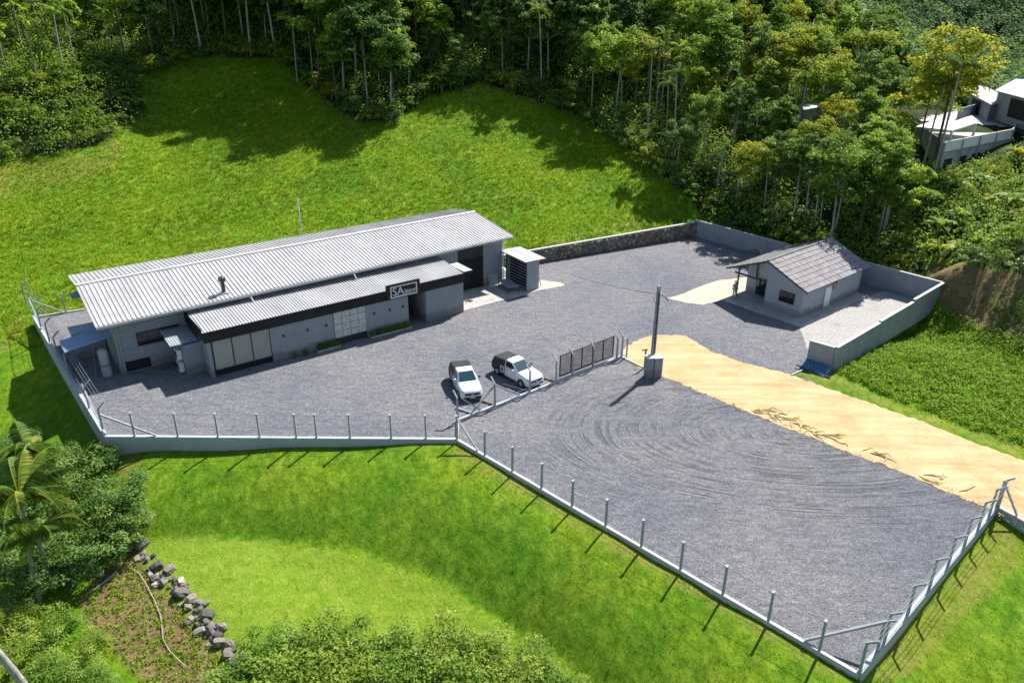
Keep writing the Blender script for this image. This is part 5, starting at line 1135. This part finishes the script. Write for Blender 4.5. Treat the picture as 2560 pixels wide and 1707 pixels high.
# individuals seen in the photograph: (px,py of the foot, kind, proto, scale, label)
IND = [
 (60,137,'p',0,.72,'leftmost tall pale palm trunk in the upper left corner'),(112,135,'p',1,.62,'slender palm second from the left in the upper left corner'),(160,182,'p',2,.98,'palm with drooping tan-green fronds and pale trunk above the left shrubs'),(190,168,'p',0,.8,'palm with a thin trunk just right of the tan-fronded palm'),(196,112,'p',2,.75,'short palm behind the left group of palms'),
 (308,114,'p',1,.72,'palm with long pale leaning trunk over the upper left thicket'),(400,90,'p',3,.9,'dark slim palm left of the shaded meadow'),(523,88,'p',1,.9,'thin white palm trunk in the dark above the shaded meadow'),(563,68,'p',0,.9,'small pale palm trunk right of the thin white one'),(669,131,'p',2,.72,'palm with hanging yellow frond over the shaded meadow'),(744,207,'p',3,.8,'leaning double palm trunk reaching onto the shaded meadow'),(782,195,'p',0,.75,'pale thick-trunked palm beside the leaning double trunk'),
 (950,222,'p',2,1.0,'short palm left in the dark clump that juts onto the field'),(977,245,'p',2,1.1,'big-fronded dark palm at the tip of the jutting clump'),(1024,235,'p',0,.75,'slim palm at the right of the jutting clump'),(1353,230,'p',1,1.0,'lone tall palm with thin white trunk above the field tip'),
 (2032,570,'p',0,.8,'palm with leaning white trunk behind the cottage, left of a pair'),(2048,575,'p',1,.6,'palm right of the pair behind the cottage'),(1980,555,'p',2,.85,'short palm behind the boundary wall left of the pair'),(2195,600,'p',1,.8,'palm from the cluster behind the right end of the cottage roof'),(2205,598,'p',0,.85,'second palm of the cluster behind the right end of the cottage roof'),(2212,590,'p',3,.75,'third palm of the cluster behind the right end of the cottage roof'),(2325,470,'p',1,1.2,'tall leaning palm in front of the terrace house'),(2300,450,'p',3,1.05,'palm with thin trunk at the left end of the terrace house'),(1792,478,'p',2,.7,'small palm at the shaded field corner'),(1840,515,'p',2,.7,'small palm behind the corner of stone and rendered walls'),(1910,525,'p',0,.7,'thin palm above the boundary wall middle'),
 (1535,320,'b',5,1.15,'tall thick pale-trunked tree at the right edge of the field'),(1270,150,'b',4,1.1,'dark ivy-clad tree above the field tip'),(1760,330,'b',3,1.25,'tall tree with bare pole-like trunk on the right slope'),(1955,300,'b',2,1.2,'yellow-green crowned tree with thin forked trunk on the right slope'),
 (440,138,'b',4,1.5,'tall dark tree left of the shaded meadow head'),(505,138,'b',1,1.7,'massive dark tree over the left of the shaded meadow'),(570,132,'b',4,1.7,'tall dark tree over the middle of the shaded meadow'),(628,140,'b',5,1.6,'broad tree over the shaded meadow right of its middle'),(690,140,'b',1,1.7,'dense dark tree above the leaning double trunk'),(745,178,'b',4,1.6,'tall dark tree just left of the jutting clump'),(800,215,'b',0,1.45,'rounded dark tree at the left of the jutting clump'),(860,240,'b',5,1.4,'broad tree in the middle of the jutting clump'),(920,262,'b',1,1.25,'dense tree at the foot of the jutting clump'),(985,270,'b',7,1.2,'large-leaved dark tree at the tip of the jutting clump'),(2085,585,'b',5,.95,'spreading tree standing over the cottage roof ridge'),(2145,600,'b',3,.95,'tall narrow green tree just behind the cottage, right of the ridge'),(2010,560,'b',1,.95,'dark dense tree behind the left half of the cottage'),(2235,610,'b',0,.85,'rounded green tree behind the far end of the court wall'),(1925,545,'b',4,.85,'dark upright tree above the boundary wall left of the cottage'),(1870,520,'b',6,.75,'yellow-green bushy tree above the boundary wall near its stone corner'),(2120,330,'f',0,1.15,'flat-topped pale green tree spreading wide above the right slope'),(2000,260,'f',0,.95,'smaller flat-topped yellow-green tree left of the wide one'),(2205,420,'f',0,.62,'young feathery flat tree before the terrace house'),(2330,430,'b',6,1.6,'large bright yellow-green tree standing over the terrace house'),(2290,395,'b',6,1.15,'second yellow-green tree left of the large bright one'),(2150,430,'f',0,.6,'low feathery tree left of the young flat one')]
for px, py, kd, pi_, sc, lb in IND:
    q = G(px, py)
    if q is None: continue
    placed.append((q.x, q.y))
    pr = ('palm', PAL[pi_]) if kd == 'p' else ('b', FLAT if kd == 'f' else BRO[pi_])
    plant_tree('palm_tree' if kd == 'p' else 'tree', q.x, q.y, q.z, pr, sc, fr_.uniform(0, 6.28), lb, 'palm' if kd == 'p' else 'tree', 'palms at the forest edge' if kd == 'p' else 'trees of the slope', lean=(fr_.uniform(-.04, .04), fr_.uniform(-.05, .05)))
for x_, y_, k_, sc_, lb_ in ((34.8, 82.3, 5, 1.05, 'spreading tree just beyond the boundary wall whose shade dapples the cottage roof'), (38.6, 79.6, 3, .95, 'tall green tree beyond the boundary wall at the far gable of the cottage')):
    placed.append((x_, y_)); plant_tree('tree', x_, y_, gz(x_, y_), ('b', BRO[k_]), sc_, 1.0, lb_, 'tree', 'trees of the slope')
# random fill
KIND = ['rounded mid-green', 'dense dark green', 'airy yellow-green', 'tall narrow green', 'tall dark', 'broad spreading green', 'bushy bright green', 'large-leaved dark', 'low large-leaved']
def zone_of(px):
    return 'left' if px < 560 else ('middle' if px < 1500 else 'right')
LBL = {'left': 'broadleaf tree in the thicket of the upper left corner', 'middle': 'dark broadleaf tree of the forest above the green field', 'right': 'leafy tree of the wooded slope above the boundary wall and cottage'}
cand = []
gxs = np.arange(-95, 120, 3.9); gys = np.arange(88, 190, 3.9)
for x in gxs:
    for y in gys: cand.append((x+fr_.uniform(-1.6, 1.6), y+fr_.uniform(-1.6, 1.6)))
cx_ = np.array(cand); cz_ = ground(cx_[:, 0], cx_[:, 1]); cpx, cpy, _ = PX(cx_[:, 0], cx_[:, 1], cz_)
infor = inpoly(cpx, cpy, forest_edge)
house_zone = [(2262, 425), (2362, 446), (2560, 392), (2700, 380), (2700, 170), (2420, 190), (2262, 290)]
shrubs_left = [(-300, 420), (0, 405), (235, 372), (345, 300), (335, 170), (230, 130), (120, 200), (-300, 260)]
low_front = [(1765, 552), (1980, 612), (2175, 664), (2355, 712), (2700, 720), (2700, 370), (2230, 430), (2230, 560), (2000, 560), (1850, 500), (1700, 480)]
order = sorted(range(len(cand)), key=lambda i: cx_[i, 1])
nt_b = 0
for i in order:
    x, y = cand[i]; px, py, z = cpx[i], cpy[i], cz_[i]
    if not infor[i] or px < -260 or px > 2750: continue
    if inpoly(px, py, house_zone) or inpoly(px, py, shrubs_left) or inpoly(px, py, low_front) or inpoly(px, py, dirt_bank): continue
    if py < -330 or y > 175 or z > 40: continue
    if px > 2200 and y > 118: continue
    if not ok(x, y, 3.1): continue
    if nt_b >= 285: break
    edge = not inpoly(px, py+55, forest_edge)
    zn = zone_of(px); pz_ = fr_.random()
    big = 1.0 if zn != 'right' else .95
    if zn == 'middle': pi_ = fr_.choice([0, 1, 4, 4, 5, 7, 3, 8, 1]); sc = fr_.uniform(1.1, 1.6)
    elif zn == 'left': pi_ = fr_.choice([0, 1, 4, 5, 8]); sc = fr_.uniform(.7, 1.05)
    else: pi_ = fr_.choice([0, 2, 6, 3, 5, 1, 7, 8]); sc = fr_.uniform(.75, 1.15)
    if edge: sc *= .8
    if edge and zn == 'middle': sc *= 1.05
    if 985 < px < 1420 and py > 60: sc *= .6 if edge else .74
    placed.append((x, y)); nt_b += 1
    if fr_.random() < (.34 if zn == 'left' else (.22 if zn == 'middle' else .24)): plant_tree('palm_tree', x, y, z, ('palm', PAL[fr_.randrange(4)]), sc*(.78 if zn == 'left' else .92), fr_.uniform(0, 6.28), 'palm crown among the forest trees, '+{'left': 'upper left corner', 'middle': 'above the green field', 'right': 'on the right wooded slope'}[zn], 'palm', 'palms inside the '+zn+' forest')
    else: plant_tree('tree', x, y, z, ('b', BRO[pi_]), sc, fr_.uniform(0, 6.28), KIND[pi_]+' tree '+('at the front edge' if edge else ('in the second rows' if inpoly(px, py, forest_edge) and not inpoly(px, py+130, forest_edge) else 'deep'))+' of the '+{'left': 'upper left thicket', 'middle': 'forest above the green field', 'right': 'wooded slope above the boundary wall'}[zn], 'tree', KIND[pi_]+' trees of the '+zn+' forest')
print('forest trees', nt_b)
# undergrowth: leafy mass on the forest floor (stuff)
def scatter(n, xr, yr, test, seed):
    r_ = np.random.default_rng(seed); x = r_.uniform(*xr, n); y = r_.uniform(*yr, n); z = ground(x, y); px, py, d = PX(x, y, z); k = test(x, y, px, py) & (d > 3)
    return x[k], y[k], z[k], px[k], py[k]
def clumps_mesh(x, y, z, per, size, leaf, mat, hz=.6, seed=0):
    r_ = np.random.default_rng(seed); n = len(x); idx_ = np.repeat(np.arange(n), per); s = (size*np.ones(n))[idx_]
    d = r_.normal(size=(n*per, 3)); d /= np.linalg.norm(d, axis=1, keepdims=True); d[:, 2] = abs(d[:, 2])
    rr = s*r_.uniform(.6, 1.0, n*per); P = np.c_[x, y, z][idx_]+d*rr[:, None]*[1, 1, hz*1.6]
    cv = r_.random(n)[idx_]; return mesh_leaves('leaves', P, d+r_.normal(size=d.shape)*.5+[0, 0, .5], leaf*r_.uniform(.7, 1.3, n*per), mat, np.clip(cv*.6+r_.random(n*per)*.4, 0, 1), aspect=.55)
hz_t = lambda px, py: ~inpoly(px, py, house_zone)
x, y, z, px, py = scatter(16000, (-95, 110), (70, 175), lambda x, y, px, py: inpoly(px, py, forest_edge) & (py > -150) & ~inpoly(px, py, dirt_bank) & hz_t(px, py), 5)
sz = np.where(rng.random(len(x)) < .35, 2.0, 1.1)*rng.uniform(.7, 1.25, len(x))
o = put('undergrowth', clumps_mesh(x, y, z, 34, sz, .34, LEAF, 1.0, 3)); tag(o, 'dark leafy undergrowth filling the forest floor behind the field and walls', 'undergrowth', kind='stuff')
# hanging mass of foliage at the upper left and low front shrubs as individual bushes
BUSH = [crown_mesh(300+i, 1.25, .95, 900, .17, (BUSHL, LEAF, SHRUBY, LEAFY, BUSHL)[i], 16, .5) for i in range(5)]
BSTEM = trunk_mesh(5, .5, .05, BARKD, 4, .9)
def bush(x, y, z, k, sc, label, group, flat=1.0, name='bush', cat='bush'):
    t = bpy.data.objects.new(name, None); C.objects.link(t); t.location = (x, y, z-.1); t.rotation_euler = (0, 0, fr_.uniform(0, 6.28)); t.scale = (sc, sc, sc*flat); t.empty_display_size = .2
    tag(t, label, cat, group); put('stem', BSTEM, t); put('crown', BUSH[k], t, (0, 0, .55)); return t
x, y, z, px, py = scatter(9000, (-95, -30), (85, 150), lambda x, y, px, py: inpoly(px, py, shrubs_left), 8)
sel = []
for i in range(len(x)):
    if all((x[i]-a)**2+(y[i]-b_)**2 > 2.2**2 for a, b_ in sel):
        sel.append((x[i], y[i])); bush(x[i], y[i], z[i], fr_.choice([0, 3, 2, 2, 4, 1, 2]), fr_.uniform(.8, 1.6), 'rounded shrub of the thicket at the left edge between field and palms', 'shrubs at the left edge of the field')
        if len(sel) > 110: break
x, y, z, px, py = scatter(14000, (20, 110), (55, 110), lambda x, y, px, py: inpoly(px, py, low_front) & ~inpoly(px, py, dirt_bank) & ~inpoly(x, y, TP) & ~inpoly(px, py, house_zone), 9)
sel = []
for i in range(len(x)):
    if all((x[i]-a)**2+(y[i]-b_)**2 > 2.3**2 for a, b_ in sel):
        sel.append((x[i], y[i])); rt = px[i] > 2230
        if rt and fr_.random() < .3:
            t = empty('broad_leaved_plant', (x[i], y[i], z[i]-.1), fr_.uniform(0, 6), 'broad-leaved plant on the bank between the terrace house and the court wall', 'plant', 'broad-leaved plants on the right bank'); t.scale = (fr_.uniform(.9, 1.4),)*3; put('stem', BIGT, t); put('crown', BIG[fr_.randrange(4)], t, (0, 0, .9))
        else: bush(x[i], y[i], z[i], fr_.choice([0, 1, 2, 3] if rt else [1, 4, 1, 0]), fr_.uniform(.9, 1.5), 'green shrub on the bank right of the cottage' if rt else 'dark shrub behind the boundary wall', 'shrubs on the right bank' if rt else 'shrubs behind the boundary wall')
        if len(sel) > 120: break
# edge plants along the forest border
fe = [(345,300),(335,190),(560,140),(700,150),(740,190),(830,262),(900,305),(985,305),(1080,238),(1150,225),(1200,205),(1290,235),(1450,290),(1530,340),(1640,430),(1720,490)]
for k in range(len(fe)-1):
    a, b_ = fe[k], fe[k+1]; n_ = max(2, int(math.dist(a, b_)/20))
    for j in range(n_):
        u = (j+fr_.random())/n_; px, py = lerp(a[0], b_[0], u), lerp(a[1], b_[1], u)-fr_.uniform(0, 14); q = G(px, py)
        if q is None: continue
        if fr_.random() < .25:
            t = empty('broad_leaved_plant', (q.x, q.y, q.z-.1), fr_.uniform(0, 6), 'broad-leaved plant at the edge of the forest above the field', 'plant', 'broad-leaved plants at the forest edge'); t.scale = (fr_.uniform(1.0, 1.7),)*3; put('stem', BIGT, t); put('crown', BIG[fr_.randrange(4)], t, (0, 0, .9))
        else: bush(q.x, q.y, q.z, fr_.choice([0, 1, 3, 4]), fr_.uniform(1.0, 2.0), 'leafy shrub on the border between the field and the forest', 'shrubs along the forest border', 1.1)
# far hill forest (one mass)
def far_test(x, y, px, py): return (y > 150) & (px > 1400) & (px < 2800) & (py < 300) & (py > -200)
x, y, z, px, py = scatter(9000, (0, 230), (140, 365), far_test, 12)
sz = rng.uniform(2.2, 4.4, len(x)); o = put('distant_forest', clumps_mesh(x, y, z+1.0, 90, sz, .95, FARL, .85, 4)); tag(o, 'distant wooded hillside at the upper right', 'forest', kind='stuff')
x, y, z, px, py = scatter(5000, (-130, 100), (150, 215), lambda x, y, px, py: (px > -300) & (px < 2300), 13)
o = put('distant_forest', clumps_mesh(x, y, z+3, 50, rng.uniform(2, 4, len(x)), 1.1, LEAFD, 1.3, 6)); tag(o, 'continuous forest canopy on the hill crest behind the nearer trees', 'forest', kind='stuff')

# front-left thicket
def tri_bush(lst, label_f, group, flat=.9):
    for i, (px, py, sc, k) in enumerate(lst):
        q = G(px, py)
        if q is None: continue
        bush(q.x, q.y, q.z, k, sc, label_f(i), group, flat)
NB = [crown_mesh(400+i, 1.5, 1.15, 3200, .115, (BUSHL, BUSHL, SHRUBY)[i], 26, .45) for i in range(3)]
def nbush(px, py, sc, k, label, group):
    q = G(px, py)
    if q is None: return
    t = empty('bush', (q.x, q.y, q.z-.15), fr_.uniform(0, 6), label, 'bush', group); t.scale = (sc,)*3
    put('stem', BSTEM, t); put('crown', NB[k], t, (0, 0, .75))
left_b = [(215,1200,1.35,0),(300,1260,1.2,0),(285,1330,1.2,1),(200,1300,1.5,1),(120,1190,1.3,0),(40,1180,1.3,1),(240,1400,1.25,0),(150,1380,1.4,0),(60,1290,1.4,1),(0,1350,1.5,1),(80,1420,1.3,0),(330,1310,.9,0),(170,1460,1.1,0),(20,1500,1.2,1),(-40,1260,1.5,0),(250,1160,.8,0),(180,1150,.8,1),(60,1120,.9,0)]
lab_l = ['under the left end of the yard wall corner','closest to the lawn, level with the palm crown','above the stone row on the lawn side','right of the palm crown','near the yard wall, left of the corner','at the left edge below the side lawn','just above the first big stone','between the palm trunks','under the palm fronds','at the left edge beside the palm trunk','below the palm crown by the trunk foot','small, poking out onto the lawn','above the pale fallen log','low at the left edge','outside left beside the palm crown','small, touching the shaded side lawn','small, on the shaded side lawn','small, farthest up the left edge']
for (px, py, sc, k), l in zip(left_b, lab_l): nbush(px+8, py+15, sc*1.15, k, 'dense green bush '+l, 'bushes of the lower left thicket')
low_b = [(60,1590,1.0,2),(150,1600,1.0,2),(230,1640,.8,2),(40,1690,1.1,2),(140,1720,1.1,2),(250,1740,1.0,2),(-30,1640,1.1,2)]
lab_2 = ['left of the dirt patch','with yellowish tips beside the dirt patch','small at the lower corner of the dirt patch','above the pale leaning trunk in the corner','right of the pale leaning trunk at the bottom edge','at the bottom edge below the dirt patch','at the left edge above the leaning trunk']
for (px, py, sc, k), l in zip(low_b, lab_2): nbush(px, py, sc, k, 'bright yellow-green bush '+l, 'bright bushes of the lower left corner')
bot = [(590,1770,.8),(610,1800,.85),(690,1700,.95),(800,1690,1.05),(900,1700,1.0),(1010,1710,1.0),(1110,1705,1.05),(1220,1715,.95),(1320,1735,.85),(740,1790,1.1),(870,1800,1.1),(1000,1800,1.1),(1140,1800,1.1),(1260,1800,1.0),(700,1820,1.0),(1390,1790,.8),(560,1850,.8)]
for i, (px, py, sc) in enumerate(bot): nbush(px, py-15, sc*1.5, 2, 'light green bush at the bottom edge, '+('number %s from the left of the foreground row' % ['one','two','three','four','five','six','seven','eight','nine'][i] if i < 9 else 'cut off by the picture below the foreground row'), 'foreground bushes at the bottom edge')
# near palms with fronds as parts
def near_palm(foot, topz, label, nf=13, L=3.0, r0_=.16, top=None, seed=1):
    q = foot; t = empty('palm_tree', (q.x, q.y, q.z-.2), 0, label, 'palm', 'palms of the lower left corner')
    tx, ty = top; m = MB(); m.tube([(tx*u**1.6, ty*u**1.6, topz*u) for u in np.linspace(0, 1, 12)], [r0_*(1.15-.5*u) for u in np.linspace(0, 1, 12)], 10); m.build('trunk', BARK, t, smooth=True)
    r_ = random.Random(seed)
    for k in range(nf):
        V, F, v = frond_mesh(L*r_.uniform(.85, 1.1), r_.uniform(.9, 1.7), PALML, 16, .75, r_.uniform(-.2, 1.25), seed*17+k, .3 if k % 6 == 0 else -.1)
        put('frond', mesh_np('frond', V, F, PALML, {'v': v}), t, (tx, ty, topz-.02), (0, 0, k*2.399+r_.uniform(-.2, .2)))
    return t
f_ = G(100, 1500); 
def top_for(f, px, py, h):
    q = U(px, py, f.z+h); return (q.x-f.x, q.y-f.y)
near_palm(f_, 6.4, 'coconut-like palm with arching fronds and slender trunk at the left edge', 20, 4.2, .13, top_for(f_, 45, 1235, 6.4), 3)
f2_ = G(118, 1440); near_palm(f2_, 4.6, 'shorter palm behind with a brown trunk and yellowing fronds', 13, 3.2, .12, top_for(f2_, 95, 1320, 4.6), 5)
f3_ = G(60, 1180); near_palm(f3_, 3.4, 'small palm below the side lawn at the left edge', 12, 3.0, .10, top_for(f3_, 60, 1110, 3.4), 8)
f4_ = G(105, 1790); near_palm(f4_, 7.5, 'pale leaning palm trunk cut off in the lower left corner', 11, 2.6, .20, top_for(f4_, -110, 1520, 7.5), 9)

# stone row: individual rocks
rr = random.Random(12)
ROCK = []
for k in range(7):
    import bmesh
    bm = bmesh.new(); bmesh.ops.create_cube(bm, size=1); bmesh.ops.subdivide_edges(bm, edges=bm.edges[:], cuts=1, use_grid_fill=True)
    r_ = random.Random(k+40)
    for v in bm.verts:
        v.co = v.co.lerp(v.co.normalized()*.6, .62); v.co *= r_.uniform(.8, 1.15)
    me = bpy.data.meshes.new('rock'); bm.to_mesh(me); bm.free(); me.materials.append(STONEM); ROCK.append(me)
row = [(355,1365,1.5),(345,1400,1.0),(370,1400,.8),(395,1418,1.3),(425,1425,1.2),(375,1425,.8),(385,1450,.9),(408,1458,1.0),(452,1455,.9),(440,1475,.8),(455,1487,1.7),(478,1500,1.3),(470,1520,1.0),(500,1510,.8),(500,1530,1.1),(522,1540,1.3),(515,1560,1.0),(480,1550,.8),(500,1580,1.2),(530,1575,1.3),(545,1590,.9),(555,1570,1.2),(550,1610,1.3),(575,1615,1.1),(570,1640,1.2),(590,1655,1.1),(610,1645,1.0),(600,1675,.8),(395,1440,.6),(430,1447,.6),(465,1470,.6),(490,1545,.7),(535,1600,.7),(360,1385,.7),(585,1625,.8)]
for (x_, y_, s_) in list(row):
    for _ in range(2): row.append((x_+rr.uniform(-22, 18), y_+rr.uniform(-12, 14), rr.uniform(.3, .75)))
for i, (px, py, s_) in enumerate(row):
    q = G(px, py)
    if q is None: continue
    big = s_ > 1.25
    o = put('rock', ROCK[i % 7], None, (q.x, q.y, q.z+s_*.08), (rr.uniform(-.4, .4), rr.uniform(-.4, .4), rr.uniform(0, 6)), (s_*.52, s_*.40*rr.uniform(.8, 1.2), s_*.40*rr.uniform(.7, 1.2)))
    tag(o, 'topmost large dark boulder of the stone row' if i == 0 else ('large angular boulder midway in the stone row' if i == 10 else 'grey-brown stone of the rough row between lawn and dirt patch'), 'stone', 'stones of the rubble row')
# hose over the dirt patch
hp = [G(*q) for q in ((318,1418),(345,1432),(365,1460),(385,1500),(402,1540),(406,1575),(408,1600),(425,1630),(450,1655),(470,1672))]
m = MB(); m.tube([h+Vector((0, 0, .10)) for h in hp if h], .024, 6); tag(m.build('hose', HOSE, smooth=True), 'pale hose curving down over the dirt patch beside the stone row', 'hose')
lg = [G(*q) for q in ((293,1433),(270,1452),(240,1475),(215,1487))]; m = MB(); m.tube([h+Vector((0, 0, .12)) for h in lg if h], [.09, .08, .06, .03], 7); tag(m.build('fallen_log', BARK, smooth=True), 'thin pale fallen log above the dirt patch', 'log')
# lamp-like bent rail on left lawn, two saplings
# ------------------------------------------------------------------ grass and weeds
field = lambda x, y, px, py: (~inpoly(px, py, forest_edge)) & (~inpoly(x, y, TP)) & (px > -120) & (px < 2680) & (py > 120) & (y > 62) & (x < P_E[0]-3)
x, y, z, px, py = scatter(110000, (-95, 40), (60, 140), field, 31)
big_ = .5+.5*np.sin(x*.23+2*np.sin(y*.17))*np.sin(y*.21+1.7*np.sin(x*.13))
o = put('field_grass', blades('field_grass', np.c_[x, y, z-.03], .22+.15*rng.random(len(x)), GBLADE, 4, .16, .05, 1.3, np.clip(.12+.45*big_+.5*(rng.random(len(x))-.3)+.35*(np.sin(x*.11+1)*np.sin(y*.13+.5)>.45)*rng.random(len(x)), 0, 1))); tag(o, 'tufty bright green meadow grass on the hillside behind the warehouse', 'grass', kind='stuff')
lawn = lambda x, y, px, py: (~inpoly(x, y, TP)) & (px > -120) & (px < 2680) & (py > 700) & (py < 1850) & (y < 66) & ~inpoly(px, py, dirt_patch) & ~inpoly(px, py, dirt_bank) & ~inpoly(px, py, [(2084, 925), (2200, 985), (2400, 1062), (2700, 1170), (2700, 880), (2400, 780), (2350, 760)]) & ~inpoly(x, y, rpoly)
x, y, z, px, py = scatter(70000, (-50, 50), (16, 66), lawn, 32)
o = put('lawn_grass', blades('lawn_grass', np.c_[x, y, z-.02], .08+.05*rng.random(len(x)), GBLADE, 4, .10, .016, 1.2, np.clip(.14+.14*np.sin(x*.6+np.sin(y*.9))+.5*(rng.random(len(x))-.2)+.42*inpoly(px, py, yellow[0]), 0, 1))); tag(o, 'short green lawn grass on the banks in front of and beside the yard', 'grass', kind='stuff')  # lower-lawn blades coloured lighter, painting in the sun the bank lacks
weedp = [(2096, 935), (2200, 984), (2395, 1061), (2700, 1165), (2700, 900), (2450, 815), (2365, 768), (2350, 775)]
x, y, z, px, py = scatter(26000, (20, 75), (40, 75), lambda x, y, px, py: inpoly(px, py, weedp), 33)
hsz = rng.uniform(.22, .5, len(x))
o = put('weeds', clumps_mesh(x, y, z, 16, hsz, .17, WEEDL, .8, 7)); tag(o, 'dense knee-high leafy weeds beyond the sandy road right of the court wall', 'weeds', kind='stuff')
x, y, z, px, py = scatter(30000, (-40, 0), (18, 50), lambda x, y, px, py: inpoly(px, py, dirt_patch) & (rng.random(len(x)) < .9), 34)
o = put('patch_weeds', clumps_mesh(x, y, z, 10, rng.uniform(.08, .24, len(x)), .11, WEEDL, .6, 8)); tag(o, 'sparse low weeds on the dirt patch left of the stone row', 'weeds', kind='stuff')
x, y, z, px, py = scatter(30000, (25, 75), (50, 75), lambda x, y, px, py: inpoly(px, py, dirt_bank) & (rng.random(len(x)) < .04+.4*(px > 2480)*(py > 740)), 35)
o = put('bank_plants', clumps_mesh(x, y, z, 12, rng.uniform(.2, .6, len(x)), .2, LEAF, .8, 9)); tag(o, 'dark plants hanging on the bare earth bank at the right', 'plants', kind='stuff')
